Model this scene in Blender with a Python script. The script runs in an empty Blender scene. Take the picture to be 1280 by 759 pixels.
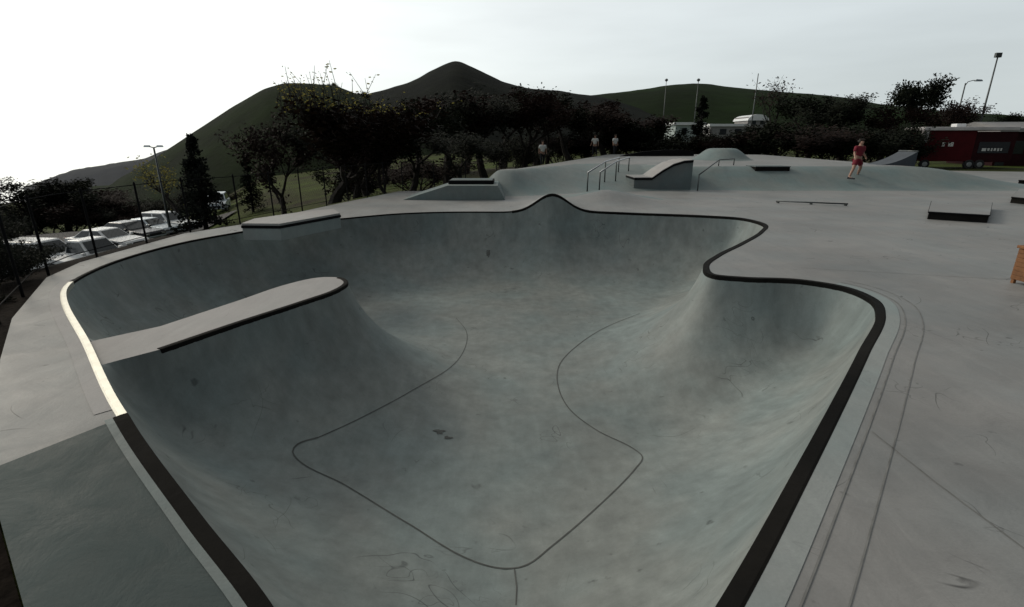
import bpy, bmesh, math, random
import numpy as np
from mathutils import Vector, Matrix, noise as mnoise
from mathutils.geometry import delaunay_2d_cdt
R = math.radians
C = bpy.context.scene.collection
# ---------------------------------------------------------------- camera
PITCH = math.atan(204.5/640); CP, SP = math.cos(PITCH), math.sin(PITCH); H = 1.95
cd = bpy.data.cameras.new('camera'); cam = bpy.data.objects.new('camera', cd); C.objects.link(cam)
cam.location = (0, 0, H); cam.rotation_euler = (math.pi/2-PITCH, 0, 0)
cd.sensor_width = 36; cd.lens = 18; cd.clip_end = 6000; cd.clip_start = .05
bpy.context.scene.camera = cam
# ---------------------------------------------------------------- world, sun
SUN_AZ, SUN_EL = R(-54), R(33)
sd = Vector((math.sin(SUN_AZ)*math.cos(SUN_EL), math.cos(SUN_AZ)*math.cos(SUN_EL), math.sin(SUN_EL)))
W = bpy.data.worlds.new('World'); bpy.context.scene.world = W; W.use_nodes = True
nt = W.node_tree; nt.nodes.clear()
def N(nt, t, **k):
    n = nt.nodes.new(t)
    for a, b in k.items():
        if a.startswith('i_'): n.inputs[a[2:].replace('_', ' ')].default_value = b
        elif a.startswith('n_'): n.inputs[int(a[2:])].default_value = b
        else: setattr(n, a, b)
    return n
tc = N(nt, 'ShaderNodeTexCoord'); sx = N(nt, 'ShaderNodeSeparateXYZ'); nt.links.new(tc.outputs['Generated'], sx.inputs[0])
mz = N(nt, 'ShaderNodeMath', operation='MAXIMUM', n_1=.03); nt.links.new(sx.outputs[2], mz.inputs[0])
cx = N(nt, 'ShaderNodeCombineXYZ')
nt.links.new(sx.outputs[0], cx.inputs[0]); nt.links.new(sx.outputs[1], cx.inputs[1]); nt.links.new(mz.outputs[0], cx.inputs[2])
sky = N(nt, 'ShaderNodeTexSky', sky_type='NISHITA', sun_disc=False, sun_elevation=SUN_EL, sun_rotation=SUN_AZ, air_density=1, dust_density=3)
nt.links.new(cx.outputs[0], sky.inputs[0])
dt = N(nt, 'ShaderNodeVectorMath', operation='DOT_PRODUCT'); dt.inputs[1].default_value = sd
nt.links.new(tc.outputs['Generated'], dt.inputs[0])
d0 = N(nt, 'ShaderNodeMath', operation='MAXIMUM', n_1=0.0); nt.links.new(dt.outputs['Value'], d0.inputs[0])
pw = N(nt, 'ShaderNodeMath', operation='POWER', n_1=2.2); nt.links.new(d0.outputs[0], pw.inputs[0])
pm = N(nt, 'ShaderNodeMath', operation='MULTIPLY', n_1=1.05); nt.links.new(pw.outputs[0], pm.inputs[0])
# thin overcast: horizon to zenith with soft bands of cloud
cr = N(nt, 'ShaderNodeValToRGB'); e = cr.color_ramp.elements
e[0].position = 0; e[0].color = (.86, .95, .96, 1); e[1].position = 1; e[1].color = (.30, .325, .315, 1)
m_ = cr.color_ramp.elements.new(.22); m_.color = (.93, 1.01, 1.03, 1)
m_ = cr.color_ramp.elements.new(.45); m_.color = (.32, .345, .34, 1)
nt.links.new(mz.outputs[0], cr.inputs[0])
mp = N(nt, 'ShaderNodeMapping'); mp.inputs['Scale'].default_value = (1.5, 1.5, 9); nt.links.new(tc.outputs['Generated'], mp.inputs[0])
cn = N(nt, 'ShaderNodeTexNoise', i_Scale=1.6, i_Detail=4, i_Roughness=.5); nt.links.new(mp.outputs[0], cn.inputs[0])
cm = N(nt, 'ShaderNodeMapRange', n_1=.3, n_2=.7, n_3=.93, n_4=1.08); nt.links.new(cn.outputs[0], cm.inputs[0])
gl = N(nt, 'ShaderNodeVectorMath', operation='SCALE'); gl.inputs[0].default_value = (1.0, .975, .90)
nt.links.new(pm.outputs[0], gl.inputs['Scale'])
ad = N(nt, 'ShaderNodeVectorMath', operation='ADD'); nt.links.new(cr.outputs[0], ad.inputs[0]); nt.links.new(gl.outputs[0], ad.inputs[1])
dh = N(nt, 'ShaderNodeVectorMath', operation='DOT_PRODUCT'); dh.inputs[1].default_value = (-.72, .69, 0); nt.links.new(tc.outputs['Generated'], dh.inputs[0])
dm = N(nt, 'ShaderNodeMapRange', n_1=-.85, n_2=0.02, n_3=.08, n_4=1.0); nt.links.new(dh.outputs['Value'], dm.inputs[0])
dc = N(nt, 'ShaderNodeMath', operation='MULTIPLY'); nt.links.new(dm.outputs[0], dc.inputs[0]); nt.links.new(cm.outputs[0], dc.inputs[1])
sc_ = N(nt, 'ShaderNodeVectorMath', operation='SCALE'); nt.links.new(ad.outputs[0], sc_.inputs[0]); nt.links.new(dc.outputs[0], sc_.inputs['Scale'])
b1 = N(nt, 'ShaderNodeBackground', i_Strength=.92); nt.links.new(sc_.outputs[0], b1.inputs[0])
b2 = N(nt, 'ShaderNodeBackground', i_Strength=.05); nt.links.new(sky.outputs[0], b2.inputs[0])
ash = N(nt, 'ShaderNodeMixShader', n_0=.25); wo = N(nt, 'ShaderNodeOutputWorld')
nt.links.new(b1.outputs[0], ash.inputs[1]); nt.links.new(b2.outputs[0], ash.inputs[2]); nt.links.new(ash.outputs[0], wo.inputs[0])
sl = bpy.data.lights.new('sun', 'SUN'); sl.energy = 1.2; sl.angle = R(16); sl.color = (1, .91, .76)
so = bpy.data.objects.new('sun', sl); C.objects.link(so); so.rotation_euler = (-sd).to_track_quat('-Z', 'Y').to_euler()
vs = bpy.context.scene.view_settings; vs.view_transform = 'Standard'; vs.look = 'None'; vs.exposure = -.08; vs.gamma = 1
bpy.context.scene.cycles.use_denoising = True
bpy.context.scene.cycles.max_bounces = 6; bpy.context.scene.cycles.transparent_max_bounces = 12

# ---------------------------------------------------------------- pixel -> world helpers
def ray(px, py):
    x = (px-640)/640; v = -(py-379.5)/640
    return x, CP+v*SP, -SP+v*CP
def at(px, py, z=0.0):
    x, y, w = ray(px, py); t = (z-H)/w; return Vector((x*t, y*t, z))
def atY(px, py, Y):
    x, y, w = ray(px, py); t = Y/y; return Vector((x*t, Y, H+w*t))
def sstep(a, b, x):
    t = np.clip((x-a)/(b-a), 0, 1); return t*t*(3-2*t)

# ---------------------------------------------------------------- object helpers
def tag(o, label=None, cat=None, group=None, kind=None):
    if label: o['label'] = label
    if cat: o['category'] = cat
    if group: o['group'] = group
    if kind: o['kind'] = kind
    return o
def empty(name, loc, rz=0):
    o = bpy.data.objects.new(name, None); C.objects.link(o); o.location = loc; o.rotation_euler = (0, 0, rz)
    o.empty_display_size = .2; return o
def mkobj(name, verts, faces, mat, parent=None, smooth=False):
    me = bpy.data.meshes.new(name); me.from_pydata([tuple(map(float, v)) for v in verts], [], faces); me.update()
    if mat: me.materials.append(mat)
    if smooth: me.polygons.foreach_set('use_smooth', [True]*len(me.polygons))
    o = bpy.data.objects.new(name, me); C.objects.link(o)
    if parent: o.parent = parent
    return o
class MB:
    def __init__(s): s.v = []; s.f = []
    def add(s, vs, fs):
        n = len(s.v); s.v += [tuple(v) for v in vs]; s.f += [tuple(i+n for i in f) for f in fs]
    def box(s, x0, x1, y0, y1, z0, z1):
        s.add([(x, y, z) for z in (z0, z1) for y in (y0, y1) for x in (x0, x1)],
              [(0, 2, 3, 1), (4, 5, 7, 6), (0, 1, 5, 4), (2, 6, 7, 3), (0, 4, 6, 2), (1, 3, 7, 5)])
    def hexa(s, b, t):  # bottom 4, top 4 ccw
        s.add(list(b)+list(t), [(3, 2, 1, 0), (4, 5, 6, 7), (0, 1, 5, 4), (1, 2, 6, 5), (2, 3, 7, 6), (3, 0, 4, 7)])
    def prism(s, prof, ax, a, b):  # prof 2d pts; ax 'y': prof=(x,z) extruded in y ; 'x': prof=(y,z)
        n = len(prof)
        mk = (lambda p, q: (p[0], q, p[1])) if ax == 'y' else (lambda p, q: (q, p[0], p[1]))
        s.add([mk(p, a) for p in prof]+[mk(p, b) for p in prof],
              [tuple(range(n))[::-1], tuple(range(n, 2*n))]+[(i, (i+1) % n, n+(i+1) % n, n+i) for i in range(n)])
    def tube(s, pts, rad, n=8, closed=False):
        pts = [Vector(p) for p in pts]; m = len(pts)
        if not hasattr(rad, '__len__'): rad = [rad]*m
        vs = []; fs = []; up = None
        for i, p in enumerate(pts):
            a = pts[max(i-1, 0)]; b = pts[min(i+1, m-1)]; t = (b-a).normalized()
            if up is None: up = Vector((0, 0, 1)) if abs(t.z) < .9 else Vector((1, 0, 0))
            u = t.cross(up).normalized(); w = u.cross(t).normalized(); up = w
            for k in range(n):
                q = 2*math.pi*k/n; vs.append(p+(u*math.cos(q)+w*math.sin(q))*rad[i])
        for i in range(m-1):
            for k in range(n): fs.append((i*n+k, i*n+(k+1) % n, (i+1)*n+(k+1) % n, (i+1)*n+k))
        fs.append(tuple(range(n))[::-1]); fs.append(tuple(range((m-1)*n, m*n)))
        s.add(vs, fs)
    def build(s, name, mat, parent=None, smooth=False, bevel=0):
        o = mkobj(name, s.v, s.f, mat, parent, smooth)
        if bevel:
            m = o.modifiers.new('b', 'BEVEL'); m.width = bevel; m.segments = 2; m.limit_method = 'ANGLE'
        return o

# ---------------------------------------------------------------- materials
def mat(name, col, rough=.7, metal=0, var=.15, scale=4, bump=0.0, spec=.5):
    m = bpy.data.materials.new(name); m.use_nodes = True; t = m.node_tree; b = t.nodes['Principled BSDF']
    co = N(t, 'ShaderNodeTexCoord'); no = N(t, 'ShaderNodeTexNoise', i_Scale=scale, i_Detail=5)
    t.links.new(co.outputs['Object'], no.inputs[0])
    mr = N(t, 'ShaderNodeMapRange', n_1=.25, n_2=.75, n_3=1-var, n_4=1+var); t.links.new(no.outputs[0], mr.inputs[0])
    s = N(t, 'ShaderNodeVectorMath', operation='SCALE'); s.inputs[0].default_value = col; t.links.new(mr.outputs[0], s.inputs['Scale'])
    t.links.new(s.outputs[0], b.inputs['Base Color'])
    b.inputs['Roughness'].default_value = rough; b.inputs['Metallic'].default_value = metal; b.inputs['Specular IOR Level'].default_value = spec
    if bump:
        bp = N(t, 'ShaderNodeBump', i_Strength=bump, i_Distance=.02); t.links.new(no.outputs[0], bp.inputs['Height']); t.links.new(bp.outputs[0], b.inputs['Normal'])
    return m
def leafmat(name, c1, c2, trans=.25):
    m = bpy.data.materials.new(name); m.use_nodes = True; t = m.node_tree; b = t.nodes['Principled BSDF']
    co = N(t, 'ShaderNodeTexCoord'); no = N(t, 'ShaderNodeTexNoise', i_Scale=.9, i_Detail=3); t.links.new(co.outputs['Object'], no.inputs[0])
    g = N(t, 'ShaderNodeNewGeometry')
    ad = N(t, 'ShaderNodeMath', operation='MULTIPLY_ADD', n_1=.5, n_2=-.25); t.links.new(g.outputs['Random Per Island'], ad.inputs[0])
    a2 = N(t, 'ShaderNodeMath', operation='ADD'); t.links.new(no.outputs[0], a2.inputs[0]); t.links.new(ad.outputs[0], a2.inputs[1])
    r = N(t, 'ShaderNodeValToRGB'); r.color_ramp.elements[0].color = (*c1, 1); r.color_ramp.elements[1].color = (*c2, 1)
    r.color_ramp.elements[0].position = .3; r.color_ramp.elements[1].position = .72
    t.links.new(a2.outputs[0], r.inputs[0]); t.links.new(r.outputs[0], b.inputs['Base Color'])
    b.inputs['Roughness'].default_value = .8; b.inputs['Specular IOR Level'].default_value = .15
    if trans:
        tr = N(t, 'ShaderNodeBsdfTranslucent'); t.links.new(r.outputs[0], tr.inputs[0])
        mx = N(t, 'ShaderNodeMixShader', n_0=trans); out = t.nodes['Material Output']
        t.links.new(b.outputs[0], mx.inputs[1]); t.links.new(tr.outputs[0], mx.inputs[2]); t.links.new(mx.outputs[0], out.inputs[0])
    return m
def concrete(name, col, tint=(.8, .95, 1.0), var=.16, rough=.5, marks=.5, streak=0.0, slabs=False):
    """smooth trowelled concrete: cloudy patches, speckle, wheel scuffs (thin contour lines), stains, optional vertical streaks"""
    m = bpy.data.materials.new(name); m.use_nodes = True; t = m.node_tree; b = t.nodes['Principled BSDF']; L = t.links.new
    co = N(t, 'ShaderNodeTexCoord'); P = co.outputs['Object']
    def noi(sc, det, ro=.55, vec=None, dist=0.0):
        n = N(t, 'ShaderNodeTexNoise', i_Scale=sc, i_Detail=det, i_Roughness=ro, i_Distortion=dist); L(vec or P, n.inputs[0]); return n.outputs[0]
    def mr(x, a, b_, c, d):
        n = N(t, 'ShaderNodeMapRange', n_1=a, n_2=b_, n_3=c, n_4=d); L(x, n.inputs[0]); return n.outputs[0]
    def mul(x, y):
        n = N(t, 'ShaderNodeMath', operation='MULTIPLY'); L(x, n.inputs[0])
        if isinstance(y, float): n.inputs[1].default_value = y
        else: L(y, n.inputs[1])
        return n.outputs[0]
    big = noi(.45, 5, .6); medn = noi(2.3, 6, .65, dist=.6); fine = noi(55, 4, .7)
    val = mul(mr(big, .3, .7, 1-var, 1+var), mr(medn, .28, .72, 1-var*.7, 1+var*.7))
    val = mul(val, mr(fine, .3, .7, .95, 1.05))
    # trowel swirls: stretched noise
    mp = N(t, 'ShaderNodeMapping'); mp.inputs['Scale'].default_value = (6, .9, 2); mp.inputs['Rotation'].default_value = (0, 0, .7); L(P, mp.inputs[0])
    val = mul(val, mr(noi(1.4, 5, .6, mp.outputs[0], .8), .3, .7, .95, 1.05))
    # scuff lines
    for sc, w, dep, th in ((.8, .0035, .45, .54), (1.9, .006, .35, .56)):
        n1 = noi(sc, 2, .4, dist=1.2)
        s1 = N(t, 'ShaderNodeMath', operation='SUBTRACT', n_1=.5); L(n1, s1.inputs[0])
        ab = N(t, 'ShaderNodeMath', operation='ABSOLUTE'); L(s1.outputs[0], ab.inputs[0])
        line = mr(ab.outputs[0], 0, w, 1, 0); msk = mr(noi(1.1, 3, .6, dist=.3), th, th+.08, 0, 1)
        li = mul(mul(line, msk), dep*marks)
        inv = N(t, 'ShaderNodeMath', operation='SUBTRACT', n_0=1.0); L(li, inv.inputs[1]); val = mul(val, inv.outputs[0])
    # dark small stains
    st = mr(noi(5.5, 3, .5), .70, .78, 1.0, 1-.35*marks); val = mul(val, st)
    if streak:
        mp2 = N(t, 'ShaderNodeMapping'); mp2.inputs['Scale'].default_value = (3.2, 3.2, .35); L(P, mp2.inputs[0])
        val = mul(val, mr(noi(1.5, 5, .65, mp2.outputs[0]), .3, .7, 1-streak, 1+streak))
    hue = N(t, 'ShaderNodeMix', data_type='RGBA'); hue.inputs[6].default_value = (*col, 1)
    hue.inputs[7].default_value = (col[0]*tint[0], col[1]*tint[1], col[2]*tint[2], 1); L(mr(noi(.7, 3), .4, .62, 0, 1), hue.inputs[0])
    s = N(t, 'ShaderNodeVectorMath', operation='SCALE'); L(hue.outputs[2], s.inputs[0]); L(val, s.inputs['Scale'])
    L(s.outputs[0], b.inputs['Base Color'])
    L(mr(medn, .3, .7, rough+.0, rough+.18), b.inputs['Roughness'])
    b.inputs['Specular IOR Level'].default_value = .28
    bp = N(t, 'ShaderNodeBump', i_Strength=.25, i_Distance=.004); L(fine, bp.inputs['Height'])
    bp2 = N(t, 'ShaderNodeBump', i_Strength=.3, i_Distance=.03); L(medn, bp2.inputs['Height']); L(bp.outputs[0], bp2.inputs['Normal'])
    L(bp2.outputs[0], b.inputs['Normal'])
    return m
M = {}
M['deck'] = concrete('deck_concrete', (.25, .247, .243), (.93, .98, 1.0), .17, .48, 1.7)
M['bowl'] = concrete('bowl_concrete', (.222, .241, .232), (.88, .96, .99), .15, .5, 1.3, streak=.16)
M['panel'] = concrete('shaded_panel_concrete', (.054, .076, .076), (.85, .98, 1.0), .14, .55, .5)
M['border'] = concrete('border_concrete', (.29, .31, .305), (.9, .98, 1.0), .10, .5, .4)
M['bank'] = concrete('bank_concrete', (.19, .22, .215), (.85, .97, 1.0), .12, .5, .8, streak=.05)
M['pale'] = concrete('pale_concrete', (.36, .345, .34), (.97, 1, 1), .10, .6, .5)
M['face'] = concrete('face_concrete', (.15, .165, .165), (.85, .97, 1.0), .12, .6, .5)
M['coping'] = concrete('dark_coping', (.014, .0128, .0115), (.7, .75, .8), .45, .7, 1.8)
M['coping'].node_tree.nodes['Principled BSDF'].inputs['Specular IOR Level'].default_value = .06
M['glare_coping'] = mat('coping_painted_glare', (.55, .54, .47), .38, .6, .12, 9, .05)  # pale tone paints sky glare onto the upper left coping
M['joint'] = mat('joint_line', (.09, .094, .09), .9, 0, .3, 8)  # dark tone of the joint strips
M['cut'] = mat('saw_cut_line', (.185, .185, .18), .9, 0, .3, 8)  # grey tone of the saw-cut strips
M['rampblue'] = mat('dark_blue_ramp', (.055, .065, .08), .6, 0, .2, 3)
M['black'] = mat('black_steel', (.008, .008, .009), .8, 0, .3, 6, 0, .1)
M['steel'] = mat('worn_steel', (.45, .46, .48), .35, .9, .2, 8)
M['dsteel'] = mat('dull_steel', (.10, .11, .11), .45, .7, .3, 8)
M['white'] = mat('white_paint', (.85, .86, .87), .35, 0, .05, 3)
M['silver'] = mat('silver_paint', (.45, .5, .54), .3, .4, .05, 3)
M['darkcar'] = mat('dark_paint', (.03, .033, .04), .25, .2, .1, 3)
M['glass'] = mat('dark_glass', (.02, .025, .03), .08, 0, .1, 3)
M['tyre'] = mat('tyre_rubber', (.02, .02, .02), .85, 0, .2, 9)
M['lamp'] = mat('lens', (.5, .5, .48), .15, 0, .1, 9)
M['redlens'] = mat('red_lens', (.25, .02, .02), .2, 0, .1, 9)
M['red'] = mat('red_paint', (.065, .004, .007), .7, 0, .25, 1.5, 0, .2)
M['darkred'] = mat('dark_red_paint', (.025, .003, .005), .7, 0, .3, 2, 0, .2)
M['roofwhite'] = mat('weathered_white', (.55, .52, .52), .6, 0, .2, 1.5)
M['wood'] = mat('brown_wood', (.20, .085, .03), .7, 0, .4, 6, .3)
M['bark'] = mat('bark', (.018, .014, .012), .95, 0, .35, 6, .6)
M['greenleaf'] = leafmat('evergreen_leaf', (.006, .008, .005), (.015, .019, .010), .1)
M['brownleaf'] = leafmat('autumn_leaf', (.012, .007, .006), (.026, .015, .012), .12)
M['yellowleaf'] = leafmat('yellow_leaf', (.12, .11, .03), (.30, .27, .08), .5)
M['needle'] = leafmat('needle', (.005, .007, .006), (.011, .014, .009), .05)
M['skin'] = mat('skin', (.38, .22, .16), .6, 0, .08, 4)
M['hair'] = mat('hair', (.02, .014, .01), .7, 0, .2, 9)
M['redshirt'] = mat('red_shirt', (.17, .008, .022), .85, 0, .15, 4)
M['whiteshirt'] = mat('white_shirt', (.75, .75, .73), .85, 0, .08, 4)
M['darkcloth'] = mat('dark_cloth', (.02, .022, .028), .9, 0, .2, 4)
M['asphalt'] = mat('asphalt', (.045, .043, .044), .9, 0, .25, 1.2, .2)
M['paint'] = mat('road_paint', (.6, .6, .58), .7, 0, .15, 6)
M['dirt'] = mat('reddish_dirt', (.13, .075, .065), .95, 0, .3, 1.5, .3)
M['wall'] = mat('pale_wall', (.40, .46, .45), .8, 0, .12, 1)
M['roofgrey'] = mat('grey_roof', (.30, .29, .29), .7, 0, .15, 1)

def groundmat():
    m = bpy.data.materials.new('field'); m.use_nodes = True; t = m.node_tree; b = t.nodes['Principled BSDF']; L = t.links.new
    co = N(t, 'ShaderNodeTexCoord')
    n1 = N(t, 'ShaderNodeTexNoise', i_Scale=.12, i_Detail=6, i_Roughness=.6); L(co.outputs['Object'], n1.inputs[0])
    n2 = N(t, 'ShaderNodeTexNoise', i_Scale=4, i_Detail=6, i_Roughness=.7); L(co.outputs['Object'], n2.inputs[0])
    r = N(t, 'ShaderNodeValToRGB'); e = r.color_ramp.elements
    e[0].position = .36; e[0].color = (.035, .030, .018, 1); e[1].position = .62; e[1].color = (.065, .090, .020, 1)
    L(n1.outputs[0], r.inputs[0])
    mr = N(t, 'ShaderNodeMapRange', n_1=.3, n_2=.7, n_3=.6, n_4=1.4); L(n2.outputs[0], mr.inputs[0])
    s = N(t, 'ShaderNodeVectorMath', operation='SCALE'); L(r.outputs[0], s.inputs[0]); L(mr.outputs[0], s.inputs['Scale'])
    L(s.outputs[0], b.inputs['Base Color']); b.inputs['Roughness'].default_value = 1; b.inputs['Specular IOR Level'].default_value = .1
    bp = N(t, 'ShaderNodeBump', i_Strength=.8, i_Distance=.1); L(n2.outputs[0], bp.inputs['Height']); L(bp.outputs[0], b.inputs['Normal'])
    return m
def hillmat(name, c1, c2, sc):
    m = bpy.data.materials.new(name); m.use_nodes = True; t = m.node_tree; b = t.nodes['Principled BSDF']; L = t.links.new
    co = N(t, 'ShaderNodeTexCoord')
    n1 = N(t, 'ShaderNodeTexNoise', i_Scale=sc, i_Detail=9, i_Roughness=.66); L(co.outputs['Object'], n1.inputs[0])
    r = N(t, 'ShaderNodeValToRGB'); e = r.color_ramp.elements
    e[0].position = .4; e[0].color = (*c1, 1); e[1].position = .62; e[1].color = (*c2, 1); L(n1.outputs[0], r.inputs[0])
    L(r.outputs[0], b.inputs['Base Color']); b.inputs['Roughness'].default_value = 1; b.inputs['Specular IOR Level'].default_value = .05
    bp = N(t, 'ShaderNodeBump', i_Strength=.6, i_Distance=1.5); L(n1.outputs[0], bp.inputs['Height']); L(bp.outputs[0], b.inputs['Normal'])
    return m
M['field'] = groundmat()

# ---------------------------------------------------------------- shape of the park
def catmull(pts, step=.07, closed=True):
    pts = [np.array(p[:2], float) for p in pts]; n = len(pts); out = []
    rng = range(n) if closed else range(n-1)
    for i in rng:
        if closed: p0, p1, p2, p3 = pts[(i-1) % n], pts[i], pts[(i+1) % n], pts[(i+2) % n]
        else: p0, p1, p2, p3 = pts[max(i-1, 0)], pts[i], pts[i+1], pts[min(i+2, n-1)]
        # centripetal-ish tangents
        d1 = np.linalg.norm(p2-p1); k = max(1, int(round(d1/step)))
        da = max(np.linalg.norm(p1-p0), 1e-4); db = max(np.linalg.norm(p3-p2), 1e-4)
        m1 = (p2-p1)/d1*.5+(p1-p0)/da*.5; m2 = (p2-p1)/d1*.5+(p3-p2)/db*.5
        m1 = m1*d1; m2 = m2*d1
        for j in range(k):
            t = j/k; out.append((2*t**3-3*t*t+1)*p1+(t**3-2*t*t+t)*m1+(-2*t**3+3*t*t)*p2+(t**3-t*t)*m2)
    if not closed: out.append(pts[-1])
    return np.array(out)
def inpoly(P, poly):
    P = np.atleast_2d(P); x, y = P[:, 0], P[:, 1]; c = np.zeros(len(P), bool)
    x0, y0 = poly[:, 0], poly[:, 1]; x1, y1 = np.roll(x0, -1), np.roll(y0, -1)
    for a, b, cc, d in zip(x0, y0, x1, y1):
        if b == d: continue
        k = ((b > y) != (d > y)); xi = a+(y-b)*(cc-a)/(d-b); c ^= k & (x < xi)
    return c
def segdist(P, poly, closed=True):
    P = np.atleast_2d(P); best = np.full(len(P), 1e9); near = np.zeros((len(P), 2))
    n = len(poly)
    for i in range(n if closed else n-1):
        a = poly[i]; b = poly[(i+1) % n]; ab = b-a; L = ab@ab
        t = np.clip(((P-a)@ab)/max(L, 1e-9), 0, 1); q = a+t[:, None]*ab; d = np.hypot(*(P-q).T)
        k = d < best; best[k] = d[k]; near[k] = q[k]
    return best, near

SEAM = np.array([-2.86, 3.36]); SN = np.array([.86, -.5])
def deck_z(x, y):
    x = np.asarray(x, float); y = np.asarray(y, float)
    s = (x-SEAM[0])*SN[0]+(y-SEAM[1])*SN[1]
    z = -.16*np.clip(s, 0, 4)*sstep(-.1, -1.0, x)*sstep(-1.5, .6, y)
    # hump on the far lip, running back into a low mound
    dy = y-14.66; sy = np.where(dy < 0, 1.2, 1.7)
    z = z+.50*np.exp(-((x-1.14)/.62)**2-(dy/sy)**2)*(x > -3)
    z = z+.34*np.exp(-((x-3.2)/1.2)**2-((y-17.6)/1.3)**2)
    # back banks up to the platform
    y0 = np.interp(x, [-8, 0, 6.5], [19.2, 18.9, 21.2]); w = np.interp(x, [-8, 0, 3.5, 6.2, 6.6], [1.5, 1.8, 6.0, 4.5, 2.3])
    t = np.clip((y-y0)/w, 0, 1); t = t*t*(3-2*t)*.35+t*.65
    side = sstep(-1.6, -.4, x)*(1-sstep(17.5, 24, x))
    z = z+(.83*t+.12*np.clip((y-24)/14, 0, 1))*side*(y > 18)
    return z
def atS(px, py, dz=0):
    z = 0.0
    for _ in range(12):
        p = at(px, py, z); z = float(deck_z(p.x, p.y))+dz
    return np.array([p.x, p.y])

lipL = [atS(*p) for p in [(335, 759), (250, 650), (160, 525), (110, 428), (82, 374), (84, 360), (98, 348), (150, 325), (230, 303), (300, 290), (360, 280), (430, 273), (500, 267), (560, 265)]]
lipR = [np.array(at(*p)[:2]) for p in [(640, 265), (690, 265), (745, 265), (800, 267), (880, 270), (925, 273), (953, 280), (950, 290), (925, 305), (895, 320), (880, 333), (890, 344), (930, 348), (1000, 351), (1055, 360), (1088, 374), (1097, 392), (1075, 440), (990, 600), (900, 759)]]
apex = [np.array(p) for p in [(.42, 1.22), (.0, 1.04), (-.45, 1.22)]]
LIPC = lipL+lipR+apex
LIP = catmull(LIPC, .08)
FINC = [np.array(at(*p, -.06)[:2]) for p in [(200, 408), (300, 375), (360, 355), (398, 347), (424, 347), (434, 353), (420, 363), (380, 377), (300, 403), (200, 437)]]
fa = catmull(FINC, .08, closed=False)
root0 = np.array(at(112, 424)[:2])+np.array([-.35, -.25]); root1 = np.array(at(150, 452)[:2])+np.array([-.75, -.6])
# the finger grows out of the left wall: close its outline outside the lip
FIN = np.vstack([fa, [np.array(at(150, 450, -.06)[:2])], [root1], [root0], [np.array(at(126, 424, -.06)[:2])]])
def resample(poly, step, closed=True):
    out = []
    n = len(poly)
    for i in range(n if closed else n-1):
        a, b = poly[i], poly[(i+1) % n]; k = max(1, int(round(np.linalg.norm(b-a)/step)))
        out += [a+(b-a)*j/k for j in range(k)]
    if not closed: out.append(poly[-1])
    return np.array(out)
FIN = resample(FIN, .08)
DEPTH, T = 1.65, 2.15
RR = (T*T+DEPTH*DEPTH)/(2*DEPTH)
FINZ = -.06
def arc(d):
    d = np.clip(d, 0, T); return -DEPTH+RR-np.sqrt(np.maximum(RR*RR-(T-d)**2, 0))
def bowl_raw(P):
    d1, n1 = segdist(P, LIP); d2, n2 = segdist(P, FIN)
    # only the finger's outline inside the lip counts
    zl = deck_z(n1[:, 0], n1[:, 1]); fin = d2 < d1
    # smooth minimum of the two distances
    k = .25; h = np.clip(.5+.5*(d2-d1)/k, 0, 1); d = d2*(1-h)+d1*h-k*h*(1-h); d = np.clip(d, 0, None)
    top = zl*h+FINZ*(1-h)
    d = np.minimum(d, np.minimum(d1, d2))
    a = arc(d); s = -a/DEPTH
    return top*(1-s)+a, d
GX = np.arange(-8.2, 7.6, .08); GY = np.arange(.6, 16.2, .08)
gx, gy = np.meshgrid(GX, GY); GP = np.c_[gx.ravel(), gy.ravel()]
ins = inpoly(GP, LIP) & ~inpoly(GP, FIN)
zr, dr = bowl_raw(GP)
zr = np.where(ins, zr, np.where(inpoly(GP, FIN), FINZ, deck_z(GP[:, 0], GP[:, 1]))); dr = np.where(ins, dr, 0)
Z0 = zr.reshape(gx.shape)
def blur(Z, sig):
    k = np.arange(-int(3*sig), int(3*sig)+1); w = np.exp(-k*k/(2*sig*sig)); w /= w.sum()
    Zp = np.pad(Z, len(k)//2, mode='edge')
    Zp = np.apply_along_axis(lambda r: np.convolve(r, w, 'valid'), 0, Zp)
    return np.apply_along_axis(lambda r: np.convolve(r, w, 'valid'), 1, Zp)
DL = (blur(Z0, 4.0)-Z0)*sstep(.15, 1.1, dr.reshape(gx.shape))
def bil(G, P):
    fx = np.clip((P[:, 0]-GX[0])/.08, 0, len(GX)-1.001); fy = np.clip((P[:, 1]-GY[0])/.08, 0, len(GY)-1.001)
    i = fx.astype(int); j = fy.astype(int); u = fx-i; v = fy-j
    return G[j, i]*(1-u)*(1-v)+G[j, i+1]*u*(1-v)+G[j+1, i]*(1-u)*v+G[j+1, i+1]*u*v
def bowl_z(P):
    P = np.atleast_2d(P); z, d = bowl_raw(P); return z+bil(DL, P)
ZG = Z0+DL
def march(px, py):
    """where the sight line through a pixel of the picture meets the bowl"""
    x, y, w = ray(px, py); t = .5
    while t < 60:
        p = np.array([[x*t, y*t]]); z = H+w*t
        if GX[0] < p[0, 0] < GX[-1] and GY[0] < p[0, 1] < GY[-1]: s = bil(ZG, p)[0]
        else: s = float(deck_z(*p[0]))
        if z <= s: break
        t += .01
    return np.array([x*t, y*t])

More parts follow.
